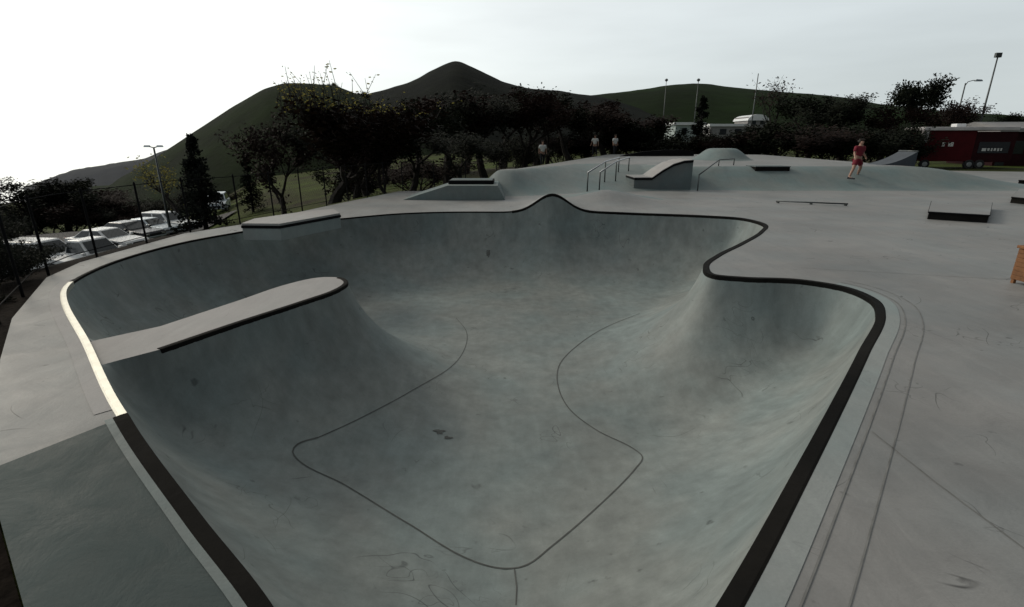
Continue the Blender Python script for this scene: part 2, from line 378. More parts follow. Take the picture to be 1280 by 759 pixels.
def cdt_mesh(polys, pts, keep):
    V = []; E = []
    for poly in polys:
        n0 = len(V); V += [tuple(p) for p in poly]; E += [(n0+i, n0+(i+1) % len(poly)) for i in range(len(poly))]
    V += [tuple(p) for p in pts]
    vo, eo, fo, *_ = delaunay_2d_cdt([Vector(v) for v in V], E, [], 0, 1e-5)
    vo = np.array([tuple(v) for v in vo]); F = np.array(fo); ce = vo[F].mean(1); k = keep(ce); F = F[k]
    a = vo[F[:, 1]]-vo[F[:, 0]]; b = vo[F[:, 2]]-vo[F[:, 0]]; fl = (a[:, 0]*b[:, 1]-a[:, 1]*b[:, 0]) < 0
    F[fl] = F[fl][:, ::-1]
    return vo, F
def compact(vo, F):
    u, inv = np.unique(F, return_inverse=True); return vo[u], inv.reshape(F.shape)

# deck outline
DO = [atS(30, 759), atS(0, 650), (-3.9, 3.45), atS(0, 450), atS(15, 398), atS(58, 347), atS(100, 328), atS(150, 314), atS(230, 292), atS(300, 281), atS(430, 253), atS(500, 239),
      (-3.2, 20.9), (-.6, 21.2), (.2, 21.6), (7.0, 38.5), (13, 38.8), (24, 37), (31, 34.5), (46, 30), (46, -4), (-1.7, -4), (-1.9, .8)]
DO = np.array([np.array(p, float) for p in DO])
DOr = resample(DO, .5)

# ---- bowl shell
random.seed(3)
sp = .065
bx_, by_ = np.meshgrid(np.arange(-7.6, 6.9, sp), np.arange(.9, 15.3, sp)); by_ = by_ + (np.arange(bx_.shape[1]) % 2)*sp*.5
BP = np.c_[bx_.ravel(), by_.ravel()]
k = inpoly(BP, LIP); BP = BP[k]; dl, _ = segdist(BP, LIP); df, _ = segdist(BP, FIN); BP = BP[(dl > .045) & (df > .045)]; 
BP = BP[~inpoly(BP, FIN)]
vo, F = cdt_mesh([LIP, FIN], BP, lambda c: inpoly(c, LIP) & ~inpoly(c, FIN))
vo, F = compact(vo, F)
bowl = empty('skate_bowl', (0, 1.0, 0)); tag(bowl, 'deep grey concrete skate bowl with dark coping filling the middle of the park', 'skate bowl')
def pb(o):  # parts are modelled in world coordinates
    o.parent = bowl; o.location = (0, -1.0, 0); return o
zz = bowl_z(vo)
on = segdist(vo, FIN)[0] < 1e-3; zz[on] = FINZ
on = segdist(vo, LIP)[0] < 1e-3; zz[on] = deck_z(vo[on, 0], vo[on, 1])-.01
pb(mkobj('shell', np.c_[vo, zz], F.tolist(), M['bowl'], None, True))
# finger top
fp = FIN[inpoly(FIN, LIP)]
vo2, F2 = cdt_mesh([FIN, LIP], [], lambda c: inpoly(c, LIP) & inpoly(c, FIN)); vo2, F2 = compact(vo2, F2)
d2, _ = segdist(vo2, LIP); 
o = pb(mkobj('tongue_top', np.c_[vo2, np.full(len(vo2), FINZ)], F2.tolist(), M['pale'], None, False))

# ---- coping
def band(poly, w_in, w_out, up, down, zf, closed=False):
    """a low rounded kerb swept along a polyline; + is to the right of travel"""
    n = len(poly); mb = MB(); prof = [(-w_in, -down), (-w_in, up*.55), (-w_in*.6-.005, up), (w_out-.015, up), (w_out, up*.5), (w_out, -down)]
    k = len(prof); vs = []
    for i in range(n):
        a = poly[(i-1) % n] if (closed or i > 0) else poly[i]; b = poly[(i+1) % n] if (closed or i < n-1) else poly[i]
        t = (b-a)/max(np.linalg.norm(b-a), 1e-9); nr = np.array([t[1], -t[0]]); z = float(zf(*poly[i]))
        for q, h in prof: p = poly[i]+nr*q; vs.append((p[0], p[1], z+h))
    fs = []
    for i in range(n if closed else n-1):
        j = (i+1) % n
        for q in range(k-1): fs.append((i*k+q, j*k+q, j*k+q+1, i*k+q+1))
    if not closed: fs += [tuple(range(k)), tuple(range((n-1)*k, n*k))[::-1]]
    mb.add(vs, fs); return mb
def nearest(poly, p): return int(np.argmin(np.hypot(*(poly-np.asarray(p)).T)))
# LIP runs up the left side, across the far side, down the right: outside is on the left of travel
def lipseg(a, b):
    i, j = nearest(LIP, a), nearest(LIP, b)
    idx = list(range(i, j+1)) if i <= j else list(range(i, len(LIP)))+list(range(0, j+1))
    return LIP[idx]
pA = atS(157, 521); pB = atS(84, 360); pC = atS(560, 265); pD = np.array(at(640, 265)[:2])
s1 = lipseg(LIPC[-1], pA)[::-1]; pb(band(s1, .02, .08, .012, .10, deck_z).build('coping', M['coping'], None))
s2 = lipseg(pA, atS(90, 353))[::-1]; tag(pb(band(s2, .015, .05, .014, .09, deck_z).build('coping', M['glare_coping'], None)), 'metal coping on the left lip, coloured pale for the sky glare on it')
s3 = lipseg(atS(90, 353), pD)[::-1]; pb(band(s3, .010, .04, .006, .03, deck_z).build('coping', M['coping'], None))
s4 = lipseg(pD, LIPC[-1])[::-1]; pb(band(s4, .015, .080, .010, .10, deck_z).build('coping', M['coping'], None))
i0 = nearest(FIN, at(200, 437, -.06)[:2]); i1 = nearest(FIN, at(424, 347, -.06)[:2])
sf = FIN[min(i0, i1):max(i0, i1)+1]; pb(band(sf[::-1] , .05, .015, .008, .06, lambda x, y: FINZ).build('coping', M['coping'], None))

# ---- joint lines in the bowl, drawn on its surface
def strip_on(poly, w, zfun, name, material, dz=.005):
    P = resample(np.array(poly), .06, closed=False); n = len(P); vs = []
    for i in range(n):
        a = P[max(i-1, 0)]; b = P[min(i+1, n-1)]; t = (b-a)/max(np.linalg.norm(b-a), 1e-9); nr = np.array([t[1], -t[0]])
        for s in (-1, 1): p = P[i]+nr*s*w*.5; vs.append(p)
    vs = np.array(vs); z = zfun(vs)+dz
    return mkobj(name, np.c_[vs, z], [(2*i, 2*i+1, 2*i+3, 2*i+2) for i in range(n-1)], material)
J1 = [march(*p) for p in [(398, 548), (372, 556), (366, 566), (430, 606), (510, 655), (580, 697), (625, 711), (655, 708), (690, 683), (740, 640), (795, 585), (803, 572), (790, 560), (745, 538), (712, 512), (697, 480), (700, 455), (722, 432), (760, 408), (800, 392)]]
pb(strip_on(catmull(J1, .05, False), .016, bowl_z, 'floor_joint', M['joint']))
J2 = [march(*p) for p in [(398, 548), (450, 524), (510, 492), (560, 462), (580, 438), (583, 415), (570, 398)]]
pb(strip_on(catmull(J2, .05, False), .010, bowl_z, 'floor_joint', M['joint']))
J3 = [march(*p) for p in [(643, 712), (646, 735), (645, 757)]]
pb(strip_on(J3, .012, bowl_z, 'floor_joint', M['joint']))
# scuffed patches (dark rubber stains, real marks)
def blotch(px, py, rx, ry, seed, material, zf=bowl_z):
    rr = random.Random(seed); c = march(px, py); n = 14; V = [c]; 
    for i in range(n):
        a = 2*math.pi*i/n; q = rr.uniform(.45, 1.1); V.append(c+np.array([math.cos(a)*rx*q, math.sin(a)*ry*q]))
    V = np.array(V); return mkobj('stain', np.c_[V, zf(V)+.006], [(0, i+1, (i+1) % n+1) for i in range(n)], material)
M['stain'] = mat('rubber_stain', (.10, .105, .10), .9, 0, .4, 20)
pb(blotch(549, 540, .09, .06, 1, M['stain'])); pb(blotch(560, 548, .06, .04, 2, M['stain'])); pb(blotch(611, 317, .07, .16, 4, M['stain']))

# ---- deck
gx2, gy2 = np.meshgrid(np.arange(-8, 46, .5), np.arange(-4, 39, .5)); P1 = np.c_[gx2.ravel(), gy2.ravel()]
gx3, gy3 = np.meshgrid(np.arange(-3.9, 9, .18), np.arange(14, 25, .18)); P2 = np.c_[gx3.ravel()+.03, gy3.ravel()+.02]
gx4, gy4 = np.meshgrid(np.arange(-5, 1.5, .15), np.arange(-1.5, 5, .15)); P3 = np.c_[gx4.ravel()+.03, gy4.ravel()+.02]
P1 = P1[~((P1[:, 0] > -4.2) & (P1[:, 0] < 9.2) & (P1[:, 1] > 13.7) & (P1[:, 1] < 25.2))]
DP = np.vstack([P1, P2, P3]); DP = DP[inpoly(DP, DO) & ~inpoly(DP, LIP)]
DP = DP[(segdist(DP, LIP)[0] > .06) & (segdist(DP, DO)[0] > .06)]
def isdeck(c): return inpoly(c, DO) & ~inpoly(c, LIP)
SEAML = np.array([atS(-60, 605), SEAM+np.array([.0, .0])])
vo, F = cdt_mesh([LIP, DOr], DP, isdeck); vo, F = compact(vo, F)
ce = vo[F].mean(1)
zD = deck_z(vo[:, 0], vo[:, 1])
# skirt down the outer edge
top = np.c_[vo, zD]; nV = len(top)
sk = np.array([[p[0], p[1], float(deck_z(*p))] for p in DOr]); sb = sk.copy(); sb[:, 2] -= .5
nn = len(DOr); allv = np.vstack([top, sk, sb])
sf_ = [(nV+i, nV+(i+1) % nn, nV+nn+(i+1) % nn, nV+nn+i) for i in range(nn)]
dk = mkobj('skatepark_deck', allv, F.tolist()+sf_, M['deck'], None, False); tag(dk, kind='structure')
# sloping back faces get a darker concrete that paints in their shade
me = dk.data; me.materials.append(M['bank']); me.materials.append(M['panel'])
sN = (ce[:, 0]-SEAM[0])*SN[0]+(ce[:, 1]-SEAM[1])*SN[1]
slope = []
for f in F:
    a, b, c_ = top[f[0]], top[f[1]], top[f[2]]; n_ = np.cross(b-a, c_-a); slope.append(np.hypot(n_[0], n_[1])/max(n_[2], 1e-9))
slope = np.array(slope)
for i in range(len(F)):
    if ce[i, 1] > 17.5 and slope[i] > .08: me.polygons[i].material_index = 1
me.polygons.foreach_set('use_smooth', [True]*len(F)+[False]*len(sf_))
me.materials.append(M['face'])
for i in range(len(F), len(F)+len(sf_)): me.polygons[i].material_index = 3
# slab with the shade of its slope darkened into its colour, bounded by the seam, the left lip and the outer edge: a sheet 4 mm proud of the sloping deck
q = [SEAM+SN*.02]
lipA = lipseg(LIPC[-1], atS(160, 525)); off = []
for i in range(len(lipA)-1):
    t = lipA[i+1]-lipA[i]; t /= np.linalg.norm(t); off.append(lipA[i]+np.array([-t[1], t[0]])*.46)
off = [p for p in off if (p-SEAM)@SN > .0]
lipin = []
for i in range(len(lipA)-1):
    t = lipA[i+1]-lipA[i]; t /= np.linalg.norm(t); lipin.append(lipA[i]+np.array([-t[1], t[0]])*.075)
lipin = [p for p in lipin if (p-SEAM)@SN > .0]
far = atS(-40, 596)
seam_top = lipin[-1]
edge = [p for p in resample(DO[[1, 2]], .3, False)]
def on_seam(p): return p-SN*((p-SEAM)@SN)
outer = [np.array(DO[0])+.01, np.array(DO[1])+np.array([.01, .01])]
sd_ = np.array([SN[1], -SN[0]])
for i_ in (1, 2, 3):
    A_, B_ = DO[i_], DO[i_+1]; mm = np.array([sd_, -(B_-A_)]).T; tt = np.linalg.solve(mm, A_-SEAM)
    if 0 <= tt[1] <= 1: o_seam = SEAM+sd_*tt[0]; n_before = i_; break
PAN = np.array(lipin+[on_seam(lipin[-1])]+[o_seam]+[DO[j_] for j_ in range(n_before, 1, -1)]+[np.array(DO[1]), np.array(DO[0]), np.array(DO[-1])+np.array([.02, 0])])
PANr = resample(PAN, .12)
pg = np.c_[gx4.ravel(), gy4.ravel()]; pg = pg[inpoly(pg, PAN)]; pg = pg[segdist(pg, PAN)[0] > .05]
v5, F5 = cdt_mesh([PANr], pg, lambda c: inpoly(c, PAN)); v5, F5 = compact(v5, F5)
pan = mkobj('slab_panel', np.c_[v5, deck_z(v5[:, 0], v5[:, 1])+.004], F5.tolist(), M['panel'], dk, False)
# borders beside the coping and the saw cuts parallel to it
def offset(poly, d):
    out = []
    n = len(poly)
    for i in range(n):
        t = poly[min(i+1, n-1)]-poly[max(i-1, 0)]; t = t/np.linalg.norm(t); out.append(poly[i]+np.array([-t[1], t[0]])*d)
    return np.array(out)
dz2 = lambda P: deck_z(P[:, 0], P[:, 1])
sr = lipseg(np.array(at(1040, 357)[:2]), LIPC[-1])
def wide(poly, a, b, name, material, dz=.004):
    A, B = offset(poly, a), offset(poly, b); V = np.vstack([A, B]); n = len(A)
    return mkobj(name, np.c_[V, dz2(V)+dz], [(i, i+1, n+i+1, n+i) for i in range(n-1)], material, dk)
wide(sr, .075, .21, 'border_strip', M['border'])
o = strip_on(offset(sr, .26), .010, dz2, 'saw_cut', M['cut']); o.parent = dk
o = strip_on(offset(sr, .42), .008, dz2, 'saw_cut', M['cut']); o.parent = dk
sl2 = lipseg(LIPC[-1], pA); wide(sl2[:], .075, .125, 'border_strip', M['bank'], .008)
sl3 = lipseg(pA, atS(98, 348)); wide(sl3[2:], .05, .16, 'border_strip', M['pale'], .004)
for pts in ([(1090, 540), (1165, 600), (1285, 690)], [(1000, 335), (1300, 352)], [(1105, 250), (1300, 259)], [(780, 252), (960, 249)]):
    o = strip_on([atS(*p) for p in pts], .008, dz2, 'saw_cut', M['cut']); o.parent = dk

# ---------------------------------------------------------------- ground sheet around the park
def gnd(x, y):
    x = np.asarray(x, float); y = np.asarray(y, float); P = np.c_[x.ravel(), y.ravel()]
    d, _ = segdist(P, DO); ins_ = inpoly(P, DO); d = np.where(ins_, 0, d)
    a = np.degrees(np.arctan2(P[:, 0], P[:, 1])); r = np.hypot(P[:, 0], P[:, 1])
    base = np.interp(a, [-180, -130, -60, -31, -24, -10, 2, 12, 60, 180], [-.3, -2, -4.0, -4.0, -3.5, -1.3, -.2, .1, -.25, -.3])
    q = sstep(0, 1, d/np.where(a < -14, 9.0, 6.0)); _, nr_ = segdist(P, DO); e0 = deck_z(nr_[:, 0], nr_[:, 1])-.07
    z = e0*(1-q)+(base-.1)*q
    z += (-np.clip(r-25, 0, 400)*.06-np.clip(r-62, 0, 2000)*.055)*(1-sstep(-34, -24, a))*sstep(-150, -120, a)
    nz = np.array([mnoise.noise(Vector((p[0]*.12, p[1]*.12, 0))) for p in P])
    return z+nz*.22*sstep(1, 6, d)
rings = np.concatenate([np.arange(3, 60, 1.2), np.geomspace(62, 2600, 34)]); gp = []
for i, r in enumerate(rings):
    n = int(min(150, max(24, 2*math.pi*r/1.4)))
    for k in range(n):
        a = 2*math.pi*(k+.5*(i % 2))/n
        lim = 1050 if -150 < math.degrees(a if a < math.pi else a-2*math.pi) < -25 else 2700
        if r < lim: gp.append((math.sin(a)*r, math.cos(a)*r))
gp = np.array(gp); gp = gp[~inpoly(gp, DO)]; gp = gp[segdist(gp, DO)[0] > .3]
lx, ly = np.meshgrid(np.arange(-47, -6, 1.0), np.arange(0, 64, 1.0)); lp = np.c_[lx.ravel()+.11, ly.ravel()+.07]
lp = lp[~inpoly(lp, DO)]; lp = lp[segdist(lp, DO)[0] > .4]; gp = np.vstack([gp, lp])
vg, Fg = cdt_mesh([DOr], gp, lambda c: ~inpoly(c, DO))
big_ = []
for f in Fg:
    c = vg[f].mean(0); a = math.degrees(math.atan2(*c)); L = max(np.linalg.norm(vg[f[0]]-vg[f[1]]), np.linalg.norm(vg[f[1]]-vg[f[2]]))
    big_.append(not (-150 < a < -25 and L > 260))
Fg = Fg[np.array(big_)]; vg, Fg = compact(vg, Fg)
zg = gnd(vg[:, 0], vg[:, 1])
tag(mkobj('grass_ground', np.c_[vg, zg], Fg.tolist(), M['field'], None, True), kind='structure')
def gz(x, y): return float(gnd([x], [y])[0])
# sheets laid on the ground
def sheet(name, x0, x1, y0, y1, material, dz, step=1.0):
    nx = max(1, int((x1-x0)/step)); ny = max(1, int((y1-y0)/step)); X = np.linspace(x0, x1, nx+1); Y = np.linspace(y0, y1, ny+1)
    a, b = np.meshgrid(X, Y); z = gnd(a.ravel(), b.ravel())
    return mkobj(name, np.c_[a.ravel(), b.ravel(), z+dz], [(j*(nx+1)+i, j*(nx+1)+i+1, (j+1)*(nx+1)+i+1, (j+1)*(nx+1)+i) for j in range(ny) for i in range(nx)], material, None, True)
tag(sheet('parking_lot', -46, -26, 16, 49, M['asphalt'], .16), kind='structure')
tag(sheet('parking_lot', -26, -17.5, 14, 33, M['asphalt'], .163), kind='structure')
tag(sheet('dirt_path', -17.4, -15.6, 8, 38, M['dirt'], .12), kind='structure')

# strip of dark mulch along the left outer edge of the deck
eL = resample(np.vstack([DO[-3:-1][::-1][0:0].reshape(0, 2), [DO[-2]+0, DO[-1], DO[0], DO[1], DO[2], DO[3], DO[4], DO[5], DO[6], DO[7], DO[8], DO[9]]]), .25, False)
rows_ = [offset(eL, q_) for q_ in (.01, .3, .7, 1.2, 1.8, 2.5)]; nE = len(eL); Vs = np.vstack(rows_)
zs = gnd(Vs[:, 0], Vs[:, 1])+.03
M['mulch'] = mat('dark_mulch', (.014, .011, .009), 1, 0, .5, 14, .8, .05)
tag(mkobj('mulch_path', np.c_[Vs, zs], [(j*nE+i, j*nE+i+1, (j+1)*nE+i+1, (j+1)*nE+i) for j in range(5) for i in range(nE-1)], M['mulch'], None, True), kind='structure')

# ---------------------------------------------------------------- hills
def hill(name, sil, D, base, material, rough=1.2, seed=0):
    """a solid ridge: crest at distance D along each bearing, sloping down to the front and to the back"""
    sil = sorted(sil); px = np.linspace(sil[0][0], sil[-1][0], 150); py = np.interp(px, [s[0] for s in sil], [s[1] for s in sil])
    # smooth the outline a little
    ker = np.array([1, 2, 3, 2, 1])/9; py = np.convolve(np.pad(py, 2, 'edge'), ker, 'valid')
    V = []; rows = [-.62, -.5, -.4, -.3, -.22, -.15, -.1, -.05, -.02, 0, .03, .08, .15, .28, .45, .6]
    for i, (a, b) in enumerate(zip(px, py)):
        c = ray(a, b); hor = math.hypot(c[0], c[1]); crest = H+c[2]/hor*D; ux, uy = c[0]/hor, c[1]/hor
        for q in rows:
            f = math.cos(min(1, abs(q)/.62)*math.pi/2)**1.15; dd = D*(1+q); z = base+(crest-base)*f
            n_ = mnoise.fractal(Vector((ux*dd*.02+seed, uy*dd*.02, 0)), 1, 2, 5)*rough*(D/100)*(1 if abs(q) > .03 else .25)
            V.append((ux*dd, uy*dd, z+n_*min(1, f*2)))
    k = len(rows); Fs = [(i*k+j, i*k+j+1, (i+1)*k+j+1, (i+1)*k+j) for i in range(len(px)-1) for j in range(k-1)]
    return tag(mkobj(name, V, Fs, material, None, True), kind='structure')
M['hazehill'] = hillmat('far_slope_haze', (.06, .065, .075), (.085, .09, .095), .01)  # distance haze is put into the colour as a paler grey
M['hill1'] = hillmat('green_slope', (.006, .011, .004), (.011, .022, .005), .05)
M['hill2'] = hillmat('dark_slope', (.004, .006, .005), (.008, .0105, .0075), .06)
M['hill3'] = hillmat('meadow_slope', (.007, .013, .004), (.013, .027, .007), .02)
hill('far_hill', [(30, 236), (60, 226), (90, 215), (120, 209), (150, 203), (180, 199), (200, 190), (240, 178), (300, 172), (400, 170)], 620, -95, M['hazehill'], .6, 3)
hill('green_hill', [(120, 262), (150, 228), (180, 207), (205, 190), (240, 166), (290, 134), (330, 112), (355, 105), (385, 106), (420, 109), (450, 121), (480, 138), (540, 165)], 170, -16, M['hill1'], .5, 7)
hill('peaked_hill', [(300, 175), (380, 142), (430, 131), (460, 122), (520, 105), (545, 92), (562, 84), (572, 82), (590, 90), (630, 107), (660, 113), (700, 118), (745, 124), (830, 145), (900, 165)], 290, -6, M['hill2'], .5, 11)
hill('meadow_hill', [(560, 160), (640, 140), (740, 122), (790, 118), (830, 111), (870, 109), (905, 113), (950, 116), (1000, 119), (1100, 132), (1280, 150), (1420, 168)], 420, -6, M['hill3'], .3, 15)

# ---------------------------------------------------------------- trees
def limb(mb, p, d, L, r, rnd, depth, tips, up=.25, spread=.7, n=5):
    seg = 4; pts = [p.copy()]; rad = [r]; q = p.copy(); dd = d.copy()
    for i in range(seg):
        dd = (dd+Vector((rnd.uniform(-.16, .16), rnd.uniform(-.16, .16), rnd.uniform(-.05, .12)))).normalized()
        q = q+dd*L/seg; pts.append(q.copy()); rad.append(r*(1-.45*(i+1)/seg)); 
    mb.tube(pts, rad, n)
    if depth == 0:
        tips += pts[1:]; return
    for i in range(rnd.choice((3, 4))):
        k = rnd.choice((2, 3, 4)) if depth < 3 else rnd.choice((3, 4)); a = rnd.uniform(0, 2*math.pi); s = spread*rnd.uniform(.7, 1.2)
        nd = (dd+Vector((math.cos(a)*s, math.sin(a)*s, up))).normalized()
        limb(mb, pts[k], nd, L*rnd.uniform(.6, .8), rad[k]*.62, rnd, depth-1, tips, up, spread, max(3, n-1))
    tips += pts[3:]
def leafcards(tips, rnd, per, spreadr, size, mb):
    for t in tips:
        for _ in range(per):
            c = t+Vector([max(-1.6, min(1.6, rnd.gauss(0, 1)))*spreadr for _i in range(3)])
            a = Vector((rnd.uniform(-1, 1), rnd.uniform(-1, 1), rnd.uniform(-1, 1))).normalized(); b = a.orthogonal().normalized()
            s = size*rnd.uniform(.6, 1.4); mb.add([c-a*s, c+b*s*.6, c+a*s, c-b*s*.5], [(0, 1, 2, 3)])
def tree_mesh(kind, seed):
    """unit-ish tree about 6 m tall; returns trunk mesh, crown mesh"""
    rnd = random.Random(seed); tb = MB(); cb = MB(); tips = []
    if kind == 'broad':
        limb(tb, Vector((0, 0, -.2)), Vector((0, 0, 1)), 2.3, .19, rnd, 3, tips, .36, .85, 7); leafcards(tips, rnd, 26, .20, .075, cb)
    elif kind == 'thin':
        limb(tb, Vector((0, 0, -.2)), Vector((0, 0, 1)), 2.3, .13, rnd, 3, tips, .5, .6, 6); leafcards(tips, rnd, 2, .22, .07, cb)
    elif kind == 'bush':
        for i in range(7):
            a = i*.9; limb(tb, Vector((math.cos(a)*.3, math.sin(a)*.3, -.2)), Vector((math.cos(a)*.7, math.sin(a)*.7, 1)).normalized(), 1.9, .06, rnd, 2, tips, .2, .9, 4)
        leafcards(tips, rnd, 30, .20, .075, cb)
    elif kind == 'conifer':
        tb.tube([(0, 0, -.2), (0, 0, 3), (.03, 0, 6)], [.16, .09, .015], 7)
        for i in range(120):
            h = rnd.uniform(.5, 5.9); L = (6.1-h)*.27+.1; a = rnd.uniform(0, 6.28); L *= rnd.uniform(.7, 1.15)
            p0 = Vector((0, 0, h)); p1 = Vector((math.cos(a)*L, math.sin(a)*L, h-.15*L)); tb.tube([p0, p1], [.03, .008], 3)
            for k in range(5): tips.append(p0.lerp(p1, (k+1)/5))
        leafcards(tips, rnd, 8, .10, .10, cb)
    def norm(mb, zt):
        pass
    zt = max(v[2] for v in tb.v); zc = max([v[2] for v in cb.v]+[zt]); s = 6.0/zc
    for m in (tb, cb): m.v = [(v[0]*s, v[1]*s, v[2]*s if v[2] > 0 else v[2]) for v in m.v]
    wd = np.percentile([abs(v[0]) for v in cb.v], 95)
    res = []
    for nm, m in (('trunk', tb), ('crown', cb)):
        me = bpy.data.meshes.new(nm); me.from_pydata(m.v, [], m.f); me.update(); res.append(me)
    return res[0], res[1], wd
TM = {}
for kind, seeds in (('broad', (1, 2, 3, 4)), ('thin', (5, 6, 7)), ('bush', (8, 9, 10)), ('conifer', (12, 13))):
    TM[kind] = [tree_mesh(kind, s) for s in seeds]
for me3 in TM['broad']: me3[0].materials.append(M['bark']); me3[1].materials.append(None)
cache = {}
def tree(kind, var, x, y, top, width, leaf, label, group, rz=0., cat=None, name=None, zb=None):
    tm, cmesh, wd = TM[kind][var % len(TM[kind])]; z = gz(x, y)-.05 if zb is None else zb
    key = (kind, var % len(TM[kind]), leaf)
    if key not in cache:
        a = tm.copy(); a.materials.clear(); a.materials.append(M['bark']); b = cmesh.copy(); b.materials.clear(); b.materials.append(M[leaf]); cache[key] = (a, b)
    h = max(top-z, .5); nm = name or {'broad': 'broadleaf_tree', 'thin': 'slender_tree', 'bush': 'shrub', 'conifer': 'conifer_tree'}[kind]
    r = empty(nm, (x, y, z), rz); tag(r, label, cat or ('shrub' if kind == 'bush' else 'tree'), group)
    s = h/6.0; w = (width/2)/wd if width else s; r.scale = (w, w, s)
    for nm2, mm in zip(('trunk', 'crown'), cache[key]):
        o = bpy.data.objects.new(nm2 if kind != 'bush' or nm2 != 'trunk' else 'stem', mm); C.objects.link(o); o.parent = r
    return r
def ptree(kind, var, px, ytop, Y, wpx, leaf, label, group, **k):
    p = atY(px, ytop, Y); return tree(kind, var, p.x, Y, p.z, wpx*Y/640*1.02, leaf, label, group, rz=var*1.3+px*.01, **k)

# big half-bare tree in front of the green hill
g1 = 'trees along the left side of the park'; g2 = 'trees behind the middle of the park'; g3 = 'trees behind the platform'; g4 = 'trees beyond the parking lot'
bt = ptree('broad', 0, 388, 121, 25, 170, 'brownleaf', 'largest tree, reddish brown with sparse yellow leaves at its top, before the green hill', g1)
rnd = random.Random(77); yb = MB()
tops_ = [v.co.copy() for v in cache[('broad', 0, 'brownleaf')][1].vertices if v.co.z > 5.15]
tw = MB()
for _ in range(120):
    b0 = rnd.choice(tops_); hgt = rnd.uniform(.2, 1.75)*max(.2, 1-abs(b0.x)/2.4); lean = Vector((rnd.gauss(0, .22), rnd.gauss(0, .22), 0))
    pts_ = [b0-Vector((0, 0, .3)), b0+lean*.3+Vector((0, 0, hgt*.4)), b0+lean+Vector((0, 0, hgt))]; tw.tube(pts_, [.014, .009, .004], 3)
    for k_ in range(rnd.randint(2, 7)):
        t_ = rnd.uniform(.1, 1); c = pts_[1].lerp(pts_[2], t_)+Vector((rnd.gauss(0, .05), rnd.gauss(0, .05), rnd.gauss(0, .04))); v1 = Vector((rnd.uniform(-1, 1), rnd.uniform(-1, 1), rnd.uniform(-1, 1))).normalized(); v2 = v1.orthogonal(); q_ = rnd.uniform(.022, .048)
        yb.add([c-v1*q_, c+v2*q_*.6, c+v1*q_, c-v2*q_*.6], [(0, 1, 2, 3)])
tw.build('crown_twigs', M['bark'], bt)  # bare twigs above the crown that carry the yellow leaves
tag(yb.build('yellow_leaves', M['yellowleaf'], bt), 'sparse yellow leaves on the topmost twigs')
